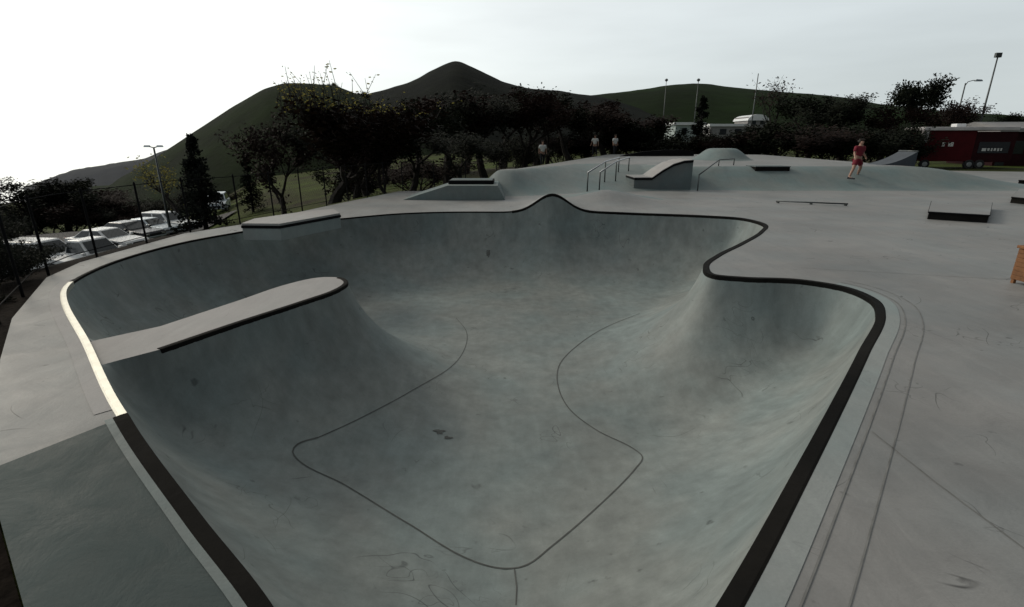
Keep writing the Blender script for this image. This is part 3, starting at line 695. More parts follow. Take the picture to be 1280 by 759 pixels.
L = [
 ('bush', 1, 22, 243, 38, 90, 'greenleaf', 'dense dark shrub under the tree at the left end of the tree line', g4),
 ('bush', 2, 84, 244, 40, 80, 'brownleaf', 'dense brown shrub under the spreading tree over the parking lot', g4),
 ('bush', 0, 128, 250, 42, 70, 'greenleaf', 'dense dark shrub under the reddish brown tree behind the pickup', g4),
 ('bush', 1, 152, 258, 41, 60, 'brownleaf', 'low brown shrub left of the two-headed light pole', g4),
 ('broad', 3, 338, 138, 29, 95, 'brownleaf', 'dark reddish tree filling the space just left of the largest tree', g1),
 ('broad', 1, 425, 132, 27, 90, 'brownleaf', 'dark reddish tree filling the space just right of the largest tree', g1),
 ('broad', 2, 452, 122, 30, 120, 'greenleaf', 'dark round tree just right of the large reddish brown tree', g1),
 ('broad', 3, 505, 128, 32, 110, 'greenleaf', 'blackish tree below the left shoulder of the peaked hill', g2),
 ('broad', 0, 556, 118, 34, 115, 'brownleaf', 'reddish dark tree directly below the summit of the peaked hill', g2),
 ('broad', 1, 604, 116, 36, 105, 'greenleaf', 'dark tree below the right flank of the peaked hill', g2),
 ('broad', 2, 655, 116, 38, 100, 'brownleaf', 'brownish tree behind the leftmost white-shirted person', g2),
 ('thin', 1, 688, 100, 42, 40, 'greenleaf', 'narrow tree whose tuft stands above the tree row right of the peaked hill', g2),
 ('broad', 3, 715, 121, 40, 95, 'greenleaf', 'dark tree between the two groups of white-shirted people', g2),
 ('broad', 0, 762, 136, 44, 80, 'brownleaf', 'low dark tree behind the double handrail', g2),
 ('broad', 2, 480, 165, 24, 85, 'brownleaf', 'low thin tree in front of the row below the peaked hill', g1),
 ('broad', 1, 575, 165, 27, 90, 'greenleaf', 'bushy tree close behind the black-capped wedge box', g2),
 ('conifer', 0, 236, 166, 42, 36, 'needle', 'pointed conifer beside the parking lot with its tip above the hill line', g1),
 ('conifer', 1, 305, 188, 46, 22, 'needle', 'small pointed conifer on the slope left of the large reddish brown tree', g1),
 ('thin', 0, 212, 192, 46, 46, 'yellowleaf', 'yellowish green thin tree between the lot lamp post and the pointed conifer', g1),
 ('broad', 0, 160, 238, 44, 60, 'brownleaf', 'brown tree behind the parked white cars', g4),
 ('broad', 1, 118, 232, 46, 66, 'brownleaf', 'reddish brown tree behind the white pickup', g4),
 ('broad', 2, 68, 222, 40, 90, 'greenleaf', 'dark spreading tree over the left end of the parking lot', g4),
 ('broad', 3, 14, 221, 36, 110, 'greenleaf', 'dark tree with yellowish top at the left end of the tree line', g4),
 ('bush', 0, 190, 244, 48, 60, 'greenleaf', 'shrub behind the row of cars under the lamp post', g4),
 ('bush', 1, 262, 236, 50, 60, 'brownleaf', 'brown shrub behind the dark parked car', g4),
 ('bush', 2, -70, 250, 26, 90, 'greenleaf', 'big black shrub at the left end of the parking lot', g4),
 ('bush', 0, 60, 262, 38, 70, 'greenleaf', 'dark shrub directly behind the white pickup', g4),
 ('conifer', 1, 880, 118, 50, 26, 'needle', 'narrow conifer rising behind the concrete mound', g3),
 ('thin', 2, 985, 92, 55, 62, 'brownleaf', 'bare twiggy tree standing above the tree line left of the red skater', g3),
 ('broad', 1, 1020, 112, 50, 75, 'greenleaf', 'dark tree right of the bare twiggy tree', g3),
 ('broad', 2, 1065, 116, 48, 80, 'greenleaf', 'dark tree directly above the red-shirted skater', g3),
 ('broad', 3, 1112, 126, 46, 80, 'brownleaf', 'rounded dark tree between the red skater and the red trailer', g3),
 ('broad', 0, 1168, 90, 52, 62, 'greenleaf', 'tall round-headed tree rising above the left end of the red trailer', g3),
 ('broad', 1, 1205, 122, 56, 60, 'brownleaf', 'dark tree behind the middle of the red trailer', g3),
 ('broad', 2, 1258, 138, 58, 50, 'greenleaf', 'round dark tree behind the tall light pole', g3),
 ('bush', 1, 800, 150, 50, 90, 'greenleaf', 'dark shrub behind the curved low wall', g3),
 ('bush', 2, 850, 166, 46, 70, 'greenleaf', 'low dark shrub below the pale flat-roofed building', g3),
 ('bush', 0, 905, 164, 45, 80, 'brownleaf', 'low brown shrub behind the right side of the concrete mound', g3),
 ('bush', 1, 960, 150, 46, 90, 'greenleaf', 'dark shrub behind the platform above the dark slot ledge', g3),
 ('bush', 2, 1010, 148, 44, 90, 'brownleaf', 'brown shrub left of the red skater behind the platform', g3),
 ('bush', 0, 1060, 150, 43, 90, 'greenleaf', 'dense black shrub right behind the red-shirted skater', g3),
 ('bush', 1, 1110, 152, 42, 80, 'greenleaf', 'dense black shrub left of the red trailer', g3),
 ('bush', 2, 735, 160, 50, 90, 'greenleaf', 'dark shrub behind the pair of white-shirted people', g2),
 ('bush', 0, 700, 165, 47, 60, 'brownleaf', 'brown shrub right of the leftmost white-shirted person', g2),
 ('bush', 1, 640, 168, 40, 70, 'greenleaf', 'dark shrub left of the leftmost white-shirted person', g2),
 ('bush', 2, 520, 190, 36, 80, 'brownleaf', 'brown shrub behind the fence left of the black-capped wedge box', g2),
 ('bush', 0, 440, 200, 36, 70, 'greenleaf', 'dark shrub at the far end of the lawn', g1),
 ('bush', 1, 1132, 160, 45, 40, 'greenleaf', 'dark shrub touching the left end of the red trailer', g3),
]
for k_, (px_, yt_) in enumerate([(425, 126), (470, 124), (525, 118), (580, 112), (628, 108), (672, 112), (735, 122), (775, 134), (820, 142)]):
    ptree('broad', k_, px_, yt_, 47+(k_ % 3), 95, 'greenleaf' if k_ % 2 else 'brownleaf', 'dark tree in the rearmost row behind the nearer trees of the middle', 'rearmost row of dark trees behind the middle')
for a in L: ptree(a[0], a[1], a[2], a[3]-(7 if a[8] == g2 and a[0] == 'broad' else 0), a[4]+(16 if a[8] == g4 and a[4] > 30 else 0), a[5], a[6], a[7], a[8])
for px_, py_, w_, lab_ in ((411, 103, 20, 'small dark shrub on the crest of the green hill'), (448, 114, 22, 'small dark shrub in the saddle right of the green hill')):
    p_ = atY(px_, py_, 160); tree('bush', 1, p_.x, 160, p_.z, w_*160/640, 'greenleaf', lab_, 'shrubs on the hill crest', zb=p_.z-3.2)
# shrubs against the outer edge of the deck, at the left
for i, (x, y, tz, w, lab) in enumerate([(-7.0, 6.0, .3, .9, 'black leafy shrub pressed against the left edge of the pale deck'), (-7.75, 7.1, .65, 1.2, 'dark shrub beside the deck where the fence starts'),
        (-8.5, 8.2, .45, 1.0, 'wide dark shrub below the first fence post'), (-3.6, 1.3, -.25, 1.1, 'low dark shrub beside the dark slab at the lower left')]):
    tree('bush', i, x, y, tz, w, 'greenleaf', lab, 'shrubs along the left edge of the deck', rz=i*1.1)

# ---------------------------------------------------------------- fence along the left edge
fx = offset(resample(np.array([DO[4], DO[5], DO[6], DO[7], DO[8], DO[9], DO[10], DO[11], np.array([-3.2, 20.9]), np.array([-.6, 21.3])]), .1, False), .12)
fence = empty('chain_fence', (fx[0][0], fx[0][1], 0)); tag(fence, 'dark wire fence with thin posts along the left edge of the deck', 'fence')
cum = np.concatenate([[0], np.cumsum(np.hypot(*np.diff(fx, axis=0).T))]); tot = cum[-1]
def fpt(s): return np.array([np.interp(s, cum, fx[:, 0]), np.interp(s, cum, fx[:, 1])])
npst = int(tot/1.25); HT = 1.15
for i in range(npst+1):
    p = fpt(tot*i/npst); mb = MB(); mb.tube([(p[0], p[1], gz(*p)-.15), (p[0], p[1], HT*.5), (p[0], p[1], HT)], .019, 8); mb.tube([(p[0], p[1], HT), (p[0], p[1], HT+.03)], [.026, .008], 8)
    o = mb.build('post', M['black'], fence); o.location = (-fx[0][0], -fx[0][1], 0)
for h in (.12, HT-.03):
    mb = MB(); mb.tube([(*fpt(s), h) for s in np.linspace(0, tot, 90)], .008, 5); o = mb.build('rail', M['black'], fence); o.location = (-fx[0][0], -fx[0][1], 0)
mb = MB(); st = .11; hh = HT-.17
for s in np.arange(0, tot-hh, st):
    for d in (0, hh):
        pts = [(*fpt(s+(d if k == 0 else hh-d if d else hh)*1.0), .13 if k == 0 else .13+hh) for k in (0, 1)]
        a = (*fpt(s+d), .13); b = (*fpt(s+(hh-d)), .13+hh); mb.tube([a, b], .0009, 3)
o = mb.build('wire_mesh', M['black'], fence); o.location = (-fx[0][0], -fx[0][1], 0)

# ---------------------------------------------------------------- skate obstacles
def pobj(name, label, cat, p, group=None):
    e_ = empty(name, p); tag(e_, label, cat, group); return e_
def part(mb, name, m, root, bevel=0, smooth=False):
    loc = root.location; mb.v = [(v[0]-loc.x, v[1]-loc.y, v[2]-loc.z) for v in mb.v]
    return mb.build(name, m, root, smooth, bevel)
# ledge on the far-left lip
a, b, c_, d_ = at(300, 293), at(424, 276), at(415, 266), at(300, 281)
r = pobj('lip_ledge', 'raised pale ledge with black edge on the far-left lip of the bowl', 'ledge', at(360, 284))
A0, A1 = at(303, 284, .26), at(352, 284, .26)
P_ = [Vector((*at(302, 281, .30)[:2], 0)), Vector((*at(350, 281.5, .30)[:2], 0)), Vector((*at(425, 268, .30)[:2], 0)), Vector((*at(417, 262.5, .30)[:2], 0)), Vector((*at(380, 266, .30)[:2], 0)), Vector((*at(318, 275, .30)[:2], 0))]
def slab(poly, z0, z1, grow=0):
    n = len(poly); ce = sum(poly, Vector())/n; q = [p+(p-ce).normalized()*grow for p in poly]; m_ = MB()
    # poly ccw or cw handled by recalculation
    ar = sum(q[i].x*q[(i+1) % n].y-q[(i+1) % n].x*q[i].y for i in range(n))
    if ar < 0: q = q[::-1]
    m_.add([(p.x, p.y, z0) for p in q]+[(p.x, p.y, z1) for p in q], [tuple(range(n))[::-1], tuple(range(n, 2*n))]+[(i, (i+1) % n, n+(i+1) % n, n+i) for i in range(n)])
    return m_
part(slab(P_, -.02, .23), 'base', M['border'], r, .01); part(slab(P_, .23, .285, .02), 'edge', M['black'], r, .006); part(slab(P_, .285, .33, .0), 'top', M['pale'], r, .004)

# black-capped wedge box
r = pobj('wedge_box', 'grey wedge box with black cap left of the hump', 'ramp', at(590, 250))
x0, x1 = at(560, 250).x, at(622, 250).x; Y0 = at(560, 250).y; xr = at(505, 249).x
m_ = MB(); m_.prism([(xr, 0), (x0, .48), (x1, .48), (x1+.25, 0)], 'y', Y0, Y0+2.0); part(m_, 'body', M['bank'], r, .01)
m_ = MB(); m_.box(x0-.03, x1-.15, Y0+.5, Y0+1.6, .483, .60); part(m_, 'cap', M['black'], r, .01)
m_ = MB(); m_.box(x0+.01, x1-.2, Y0+.55, Y0+1.55, .603, .615); part(m_, 'cap_top', M['face'], r)

# double handrail
def railobj(name, label, runs, posts, radius, m, base):
    r = pobj(name, label, 'handrail', base)
    for run in runs: q = MB(); q.tube(run, radius, 8); part(q, 'rail', m, r, 0, True)
    for a_, b_ in posts: q = MB(); q.tube([a_, b_], radius*.9, 8); part(q, 'post', M['dsteel'], r, 0, True)
    return r
def sy(p): return float(deck_z(p.x, p.y))
def drop(p): return (p, Vector((p.x, p.y, sy(p)-.02)))
off_ = Vector((.5, .2, 0)); r1 = [atY(735, 216, 20.3), atY(757, 202, 22.2), atY(774, 197, 24.0)]
runs = [r1, [p+off_ for p in r1]]
railobj('double_handrail', 'steel double handrail sloping up behind the hump', runs, [drop(p) for rr_ in runs for p in (rr_[0], rr_[1], rr_[2])], .03, M['steel'], Vector((r1[0].x, r1[0].y, sy(r1[0]))))
r2 = [atY(874, 218.5, 21.0), atY(886, 209.5, 22.2), atY(899, 200, 23.9), atY(918, 198.5, 24.6)]
railobj('bent_handrail', 'single dark handrail bending level at the top of the bank', [r2], [drop(r2[0]), drop(r2[2]), drop(r2[3])], .028, M['dsteel'], Vector((r2[0].x, r2[0].y, sy(r2[0]))))

# hubba ledge rising to the right
def Xp(px, Y): return (px-640)/640*Y/(ray(px, 230)[1])
Yh = 21.3; pr = [(793, 222), (815, 222), (828, 213), (842, 205), (855, 201), (867, 200)]
tp = [atY(*p, Yh) for p in pr]
r = pobj('hubba_ledge', 'kinked ledge with pale top and black edge, right of the double handrail', 'ledge', Vector((tp[0].x, Yh, 0)))
m_ = MB(); m_.prism([(tp[0].x, -.1)]+[(p.x, p.z-.10) for p in tp]+[(tp[-1].x, -.1)], 'y', Yh, Yh+1.6); part(m_, 'base', M['face'], r)
m_ = MB(); m_.prism([(p.x, p.z-.097) for p in tp]+[(p.x, p.z-.015) for p in tp[::-1]], 'y', Yh-.03, Yh+1.63); part(m_, 'edge', M['black'], r)
m_ = MB(); m_.prism([(p.x, p.z-.012) for p in tp]+[(p.x, p.z+.01) for p in tp[::-1]], 'y', Yh-.02, Yh+1.62); part(m_, 'top', M['pale'], r)

# curved low wall behind
cw = [atY(*p, 35+.1*i) for i, p in enumerate([(768, 197), (785, 193), (805, 189.5), (830, 187.5), (852, 187.5), (868, 189)])]
m_ = MB(); n_ = len(cw)
vs_ = []
for p in cw:
    zb = min(sy(p), p.z)-.1
    vs_ += [(p.x, p.y, zb), (p.x, p.y, p.z), (p.x, p.y+.3, p.z), (p.x, p.y+.3, zb)]
m_.add(vs_, [(i*4+k, i*4+(k+1) % 4, i*4+4+(k+1) % 4, i*4+4+k)[::-1] for i in range(n_-1) for k in range(4)]+[(0, 1, 2, 3), tuple(range(4*n_-4, 4*n_))[::-1]])
tag(m_.build('curved_wall', M['black'], None, False), 'long low black curved wall at the back edge of the platform', 'wall')

# concrete mound on the platform
ctr = atY(902, 195, 30.5); zc = float(deck_z(ctr.x, ctr.y)); m_ = MB(); nr, na = 14, 40; vs_ = []
for i in range(nr+1):
    q = i/nr; hgt = .62*(1-float(sstep(.35, 1.0, q)))
    for k in range(na): a_ = 2*math.pi*k/na; vs_.append((ctr.x+math.cos(a_)*q*1.75, ctr.y+math.sin(a_)*q*1.9, zc+hgt-.015))
m_.add(vs_, [(i*na+k, (i+1)*na+k, (i+1)*na+(k+1) % na, i*na+(k+1) % na) for i in range(nr) for k in range(na)]+[tuple(range(na))])
tag(m_.build('concrete_mound', M['bank'], None, True), 'flat-topped greenish grey concrete mound on the back platform', 'mound')

# dark slot ledge on the bank
a_ = atY(952, 216, 22.35); b_ = atY(996, 216, 22.35)
r = pobj('bank_ledge', 'short dark ledge set into the top of the back bank', 'ledge', Vector(((a_.x+b_.x)/2, 22.4, .5)))
m_ = MB(); m_.box(a_.x, b_.x, 22.95, 23.9, .3, .83); part(m_, 'base', M['coping'], r, .01)
m_ = MB(); m_.box(a_.x-.02, b_.x+.02, 22.93, 23.92, .833, .865); part(m_, 'top', M['face'], r, .006)

# flat bar
a_, b_ = at(970, 251.5, .06), at(1060, 255, .06)
r = pobj('flat_bar', 'very low flat grind bar lying on the deck beyond the right rim', 'grind rail', Vector((*a_.lerp(b_, .5)[:2], 0)))
m_ = MB(); m_.tube([a_, b_], .024, 6); part(m_, 'bar', M['dsteel'], r, 0, True)
for t_ in (.03, .5, .97):
    p = a_.lerp(b_, t_); m_ = MB(); m_.box(p.x-.02, p.x+.02, p.y-.05, p.y+.05, .001, .05); part(m_, 'foot', M['dsteel'], r)

# grind boxes at right
def grind(p0, p1, p2, p3, h, label):
    q = [Vector((*v[:2], 0)) for v in (p0, p1, p2, p3)]; ce = sum(q, Vector())/4
    r = pobj('grind_box', label, 'ledge', ce, 'low grind boxes on the right deck')
    part(slab(q, .0, h-.035, -.05), 'base', M['coping'], r, .01)
    part(slab(q, h-.034, h-.004, .0), 'edge', M['black'], r, .005); part(slab(q, h-.003, h+.004, -.03), 'top', M['deck'], r, .002)
grind(at(1160, 264.5, .2), at(1238, 269, .2), at(1241, 253, .2), at(1164, 251, .2), .2, 'low black-sided grind box with pale top standing alone on the right deck')
grind(at(1264, 246, .2), at(1330, 252, .2), at(1330, 236, .2), at(1274, 236, .2), .2, 'low grind box cut by the right edge of the picture')
grind(at(1273, 225, .2), at(1330, 227, .2), at(1330, 222, .2), at(1278, 221, .2), .2, 'small dark grind box far back at the right edge')

# wooden bin at the right edge
p = at(1290, 357); r = pobj('wooden_bin', 'brown wooden bin standing on the deck at the right edge', 'bin', p)
w_ = .17; hb = .52
for k in range(7): 
    m_ = MB(); m_.box(p.x-w_, p.x+w_, p.y-w_, p.y+w_, .06+k*.062, .06+k*.062+.060); part(m_, 'plank', M['wood'], r, .004)
m_ = MB(); m_.box(p.x-w_-.02, p.x+w_+.02, p.y-w_-.02, p.y+w_+.02, .50, hb+.02); part(m_, 'lid', M['wood'], r, .006)
for sx_ in (-1, 1):
    for sy_ in (-1, 1): m_ = MB(); m_.box(p.x+sx_*(w_-.03)-.02, p.x+sx_*(w_-.03)+.02, p.y+sy_*(w_-.03)-.02, p.y+sy_*(w_-.03)+.02, 0, .06); part(m_, 'foot', M['wood'], r)

# small quarter ramp behind the skater
a_ = atY(1085, 216, 25.5); b_ = atY(1124, 218, 25.0); zq = float(deck_z(b_.x, 25))
r = pobj('quarter_ramp', 'small quarter ramp with dark bluish face right of the red-shirted skater', 'ramp', Vector((b_.x-.8, 25.2, zq)))
prof = [(a_.x-.4, zq-.2)]+[(a_.x-.4+1.9*t_, zq+.02+.62*(t_**2)) for t_ in np.linspace(0, 1, 9)]+[(b_.x+.35, zq+.64), (b_.x+.35, zq-.4)]
m_ = MB(); m_.prism(prof, 'y', 24.6, 25.8); part(m_, 'body', M['rampblue'], r)
m_ = MB(); m_.tube([(a_.x+1.5, 24.58, zq+.65), (a_.x+1.5, 25.82, zq+.65)], .035, 8); part(m_, 'coping', M['dsteel'], r, 0, True)
m_ = MB(); m_.box(a_.x+1.53, b_.x+.36, 24.59, 25.81, zq+.643, zq+.665); part(m_, 'top', M['pale'], r)

# ---------------------------------------------------------------- people
def skin_mesh(name, joints, edges, mat_, parent, sub=1):
    me = bpy.data.meshes.new(name); me.from_pydata([j[0] for j in joints], edges, []); me.update(); me.materials.append(mat_)
    o = bpy.data.objects.new(name, me); C.objects.link(o); o.parent = parent
    sk_ = o.modifiers.new('skin', 'SKIN'); sk_.use_smooth_shade = True
    for i, j in enumerate(joints):
        v = me.skin_vertices[0].data[i]; rr_ = j[1]; v.radius = (rr_, rr_) if not hasattr(rr_, '__len__') else rr_
    me.skin_vertices[0].data[0].use_root = True
    s = o.modifiers.new('sub', 'SUBSURF'); s.levels = sub; s.render_levels = sub
    return o
def person(loc, rz, shirt, lower, label, group=None, stride=.22, scale=1.0, arms=((.30, .0, 1.0), (-.28, .1, 1.05)), shorts=True, lat=0.0, wide=1.0):
    r = empty('person', loc, rz); r.scale = (scale*wide, scale*wide, scale); tag(r, label, 'person', group)
    s = stride; a1, a2 = arms
    # +y forward
    J = [((0, 0, .95), (.14, .10)), ((0, .0, 1.18), (.125, .095)), ((0, .01, 1.40), (.15, .10)), ((0, .02, 1.50), .06), ((0, .03, 1.60), (.075, .085)), ((0, .04, 1.70), (.07, .085)),
         ((.10, .0, .88), .095), ((.12+lat*.5, s, .50), .06), ((.12+lat, s*.9+.02, .09), .04), ((.12+lat, s*.9+.16, .04), .035),
         ((-.10, .0, .88), .095), ((-.12-lat*.5, -s*.3, .50), .06), ((-.12-lat, -s-.12, .12), .04), ((-.12-lat, -s+.02, .04), .035),
         ((.19, .0, 1.41), .055), ((.27, .02, 1.15), .042), ((a1[0]+.02, a1[1]+.12, .93), .030), ((a1[0]+.02, a1[1]+.16, .85), (.018, .035)),
         ((-.19, .0, 1.41), .055), ((-.27, -.04, 1.15), .042), ((a2[0]-.02, a2[1]-.1, .93), .030), ((a2[0]-.02, a2[1]-.08, .85), (.018, .035))]
    E_ = [(0, 1), (1, 2), (2, 3), (3, 4), (4, 5), (0, 6), (6, 7), (7, 8), (8, 9), (0, 10), (10, 11), (11, 12), (12, 13), (2, 14), (14, 15), (15, 16), (16, 17), (2, 18), (18, 19), (19, 20), (20, 21)]
    skin_mesh('body', J, E_, M['skin'], r, 2)
    S = [((0, 0, .93), (.18, .135)), ((0, 0, 1.18), (.165, .13)), ((0, .01, 1.39), (.185, .13)), ((0, .02, 1.47), (.09, .08)), ((.21, 0, 1.41), .075), ((.27, .02, 1.20), .068), ((-.21, 0, 1.41), .075), ((-.27, -.03, 1.20), .068)]
    skin_mesh('shirt', S, [(0, 1), (1, 2), (2, 3), (2, 4), (4, 5), (2, 6), (6, 7)], M[shirt], r, 2)
    if shorts: T_ = [((0, 0, .93), (.165, .125)), ((.11, .03, .80), .115), ((.12+lat*.42, s*.75, .58), .10), ((-.11, -.01, .80), .115), ((-.12-lat*.42, -s*.25, .58), .10)]
    else: T_ = [((0, 0, .93), (.165, .125)), ((.11, .02, .80), .11), ((.12, s, .50), .085), ((.12, s*.9+.02, .12), .07), ((-.11, 0, .80), .11), ((-.12, -s*.3, .50), .085), ((-.12, -s-.12, .14), .07)]
    skin_mesh('shorts' if shorts else 'trousers', T_, [(0, 1), (1, 2), (0, 3), (3, 4)] if shorts else [(0, 1), (1, 2), (2, 3), (0, 4), (4, 5), (5, 6)], M[lower], r, 2)
    skin_mesh('hair', [((0, .0, 1.70), (.08, .08)), ((0, .02, 1.76), (.075, .075)), ((0, -.03, 1.66), (.06, .06))], [(0, 1), (0, 2)], M['hair'], r, 2)
    for sx_, fy, fz in ((.12+lat, s*.9+.1, .0), (-.12-lat, -s-.03, .0)):
        q = MB(); q.hexa([(sx_-.05, fy-.12, fz), (sx_+.05, fy-.12, fz), (sx_+.045, fy+.17, fz), (sx_-.045, fy+.17, fz)], [(sx_-.045, fy-.11, fz+.1), (sx_+.045, fy-.11, fz+.1), (sx_+.035, fy+.15, fz+.05), (sx_-.035, fy+.15, fz+.05)])
        q.build('shoe', M['darkcloth'], r, False, .015)
    return r
pp = at(1068, 219, .12); zp = float(deck_z(pp.x, 23.2)); 
pk = atY(1068, 221, 22.3); person((pk.x, 22.3, float(deck_z(pk.x, 22.3))), R(200), 'redshirt', 'redshirt', 'person in red shirt and red shorts striding across the back bank', wide=1.2, scale=.90, stride=.12, lat=.34, arms=((.42, .1, 1.0), (-.42, .1, 1.0)))
for px, py, Y, lab, rz in ((678, 204, 33, 'person in white shirt standing alone behind the teal bank', 200), (743, 195, 39.4, 'left one of two people in white shirts behind the double handrail', 150), (768, 195, 39.8, 'right one of two people in white shirts behind the double handrail', 210)):
    p = atY(px, py, Y); person((p.x, Y, gz(p.x, Y)), R(rz), 'whiteshirt', 'darkcloth', lab, 'onlookers in white shirts', stride=.06, scale=.88, shorts=False)

# ---------------------------------------------------------------- vehicles
def car(kind, paint, label, x, y, rz):
    z = gz(x, y)+.16; r = empty({'suv': 'parked_car', 'pickup': 'parked_pickup', 'sedan': 'parked_car'}[kind], (x, y, z), rz); tag(r, label, 'pickup truck' if kind == 'pickup' else 'car', 'cars parked in the lot')
    hood, roof, belt = (.98, 1.72, 1.02) if kind != 'sedan' else (.86, 1.42, .90); Lh = 2.3; wd = .92
    b = MB()
    prof = [(-Lh, .45), (-Lh, belt-.04), (-Lh+.1, belt), (1.05, belt), (Lh-.15, hood-.08), (Lh, hood-.28), (Lh, .4), (Lh-.1, .3), (-Lh+.1, .3)]
    # lower body with wheel arches cut as a profile
    def archd(cx_): return [(cx_+.42*math.cos(t), .33+.42*math.sin(t)) for t in np.linspace(0, math.pi, 9)]
    under = [(Lh-.1, .3)]+archd(1.42)+archd(-1.42)+[(-Lh+.1, .3)]
    pr = [(-Lh, .45), (-Lh, belt-.04), (-Lh+.1, belt), (1.05, belt), (Lh-.15, hood-.08), (Lh, hood-.28), (Lh, .4)]+under
    b.prism(pr, 'y', -wd, wd)
    gx0, gx1 = (-2.1, .95) if kind == 'suv' else (-.55, 1.0) if kind == 'pickup' else (-1.75, .95)
    tx0, tx1 = (-1.95, .25) if kind == 'suv' else (-.45, .35) if kind == 'pickup' else (-1.0, .2)
    wi = .86; wt = .68
    b.hexa([(gx0, -wi, belt-.01), (gx1, -wi, belt-.01), (gx1, wi, belt-.01), (gx0, wi, belt-.01)], [(tx0, -wt, roof), (tx1, -wt, roof), (tx1, wt, roof), (tx0, wt, roof)])
    b.build('body', paint, r, False, .05)
    def L3(a_, c_, t_): return tuple(a_[i]+(c_[i]-a_[i])*t_ for i in range(3))
    for s in (-1, 1):
        g = MB(); n_cut = 1 if kind == 'pickup' else 2; lo, hi = .12, .86
        b0, b1 = (gx0, s*wi, belt), (gx1, s*wi, belt); t0, t1 = (tx0, s*wt, roof), (tx1, s*wt, roof)
        for k in range(n_cut):
            u0 = .06+(.9/n_cut)*k; u1 = u0+.9/n_cut-.05
            P4 = [L3(L3(b0, b1, u0), L3(t0, t1, u0), lo), L3(L3(b0, b1, u1), L3(t0, t1, u1), lo), L3(L3(b0, b1, u1), L3(t0, t1, u1), hi), L3(L3(b0, b1, u0), L3(t0, t1, u0), hi)]
            P4 = [(p_[0], p_[1]+s*.012, p_[2]+.004) for p_ in P4]; g.add(P4, [(0, 1, 2, 3) if s < 0 else (3, 2, 1, 0)])
        g.build('side_window', M['glass'], r)
    for nm, bxp, txp, dx in (('windshield', gx1, tx1, .015), ('rear_window', gx0, tx0, -.015)):
        A_ = [(bxp, -wi*.9, belt), (bxp, wi*.9, belt), (txp, wt*.9, roof), (txp, -wt*.9, roof)]
        q = [L3(A_[0], A_[3], .12), L3(A_[1], A_[2], .12), L3(A_[1], A_[2], .88), L3(A_[0], A_[3], .88)]
        g = MB(); g.add([(p_[0]+dx, p_[1], p_[2]+.008) for p_ in q], [(0, 1, 2, 3)]); g.build(nm, M['glass'], r)
    if kind == 'pickup':
        g = MB(); g.box(-Lh+.12, -.7, -.74, .74, belt+.002, belt+.012); g.build('truck_bed', M['darkcar'], r)
        for s in (-1, 1): g = MB(); g.box(-Lh+.05, -.62, s*.84-.07, s*.84+.07, belt, belt+.07); g.build('bed_rail', paint, r, False, .02)
    for cx_ in (1.42, -1.42):
        for s in (-1, 1):
            w = empty('wheel', (cx_, s*.82, .33)); w.parent = r
            g = MB(); g.tube([(0, -.11, 0), (0, -.09, 0), (0, .09, 0), (0, .11, 0)], [.30, .335, .335, .30], 20); g.build('tyre', M['tyre'], w)
            g = MB(); g.tube([(0, s*.10, 0), (0, s*.118, 0)], [.21, .18], 12); g.build('rim', M['steel'], w)
    for s in (-1, 1):
        g = MB(); g.box(Lh-.03, Lh+.015, s*.68-.16, s*.68+.16, hood-.32, hood-.18); g.build('headlight', M['lamp'], r, False, .01)
        g = MB(); g.box(-Lh-.015, -Lh+.03, s*.8-.08, s*.8+.08, .68, .92); g.build('taillight', M['redlens'], r, False, .01)
        g = MB(); g.box(.75, .9, s*1.0-.09, s*1.0+.09, belt+.02, belt+.17); g.build('mirror', paint, r, False, .02)
    g = MB(); g.box(Lh+.002, Lh+.02, -.42, .42, .52, .68); g.build('grille', M['darkcar'], r)
    g = MB(); g.box(Lh-.05, Lh+.07, -.85, .85, .34, .47); g.build('bumper', M['silver'], r, False, .03)
    return r
for kind, paint, px, py, Y, rz, lab in (
    ('suv', 'white', 56, 318, 25.5, 12, 'white car parked at the far left end of the row, beyond the first fence posts'),
    ('pickup', 'white', 112, 312, 26.0, 8, 'white pickup parked second from the left, closest to the fence'),
    ('sedan', 'white', 135, 300, 33.0, 10, 'white car partly hidden behind the pickup'),
    ('sedan', 'darkcar', 163, 293, 38.0, 8, 'dark car right of the partly hidden white car'),
    ('sedan', 'silver', 188, 288, 42.5, 10, 'silver car between two others under the lamp post'),
    ('suv', 'white', 211, 281, 45, 8, 'white car at the right end of the main row'),
    ('suv', 'silver', 273, 258, 53.0, -48, 'pale boxy vehicle parked apart, left of the lip ledge')):
    p = atY(px, py, Y); car(kind, M[paint], lab, p.x, Y, R(rz-20))

# red trailer
Yt = 40.0; xl, xr_ = atY(1158, 190, Yt).x, atY(1262, 190, Yt).x; zt = gz((xl+xr_)/2, Yt)
r = empty('concession_trailer', ((xl+xr_)/2, Yt, zt)); r.rotation_euler = (0, 0, R(-9)); tag(r, 'long dark red trailer with white roof parked beyond the right end of the deck', 'trailer')
Lt = (xr_-xl)/2; ht = 2.75
q = MB(); q.box(-Lt, Lt*.1, 0, 2.3, .55, ht); q.build('body', M['red'], r, False, .03)
q = MB(); q.box(Lt*.103, Lt-.1, .05, 2.25, .5, ht-.08); q.build('serving_section', M['darkred'], r, False, .03)
q = MB(); q.box(-Lt-.25, Lt*.93, -.22, 2.5, ht+.003, ht+.26); q.build('roof', M['roofwhite'], r, False, .04)
q = MB(); q.box(-.9, -.25, .5, 1.2, ht+.264, ht+.5); q.build('vent_unit', M['white'], r, False, .04)
q = MB(); q.box(-Lt-.2, -Lt+.15, -.1, .2, 1.9, ht); q.build('bracket', M['roofwhite'], r)
q = MB(); q.box(Lt*.2, Lt*.85, .0, .04, 1.15, 1.95); q.build('hatch', M['darkcar'], r)
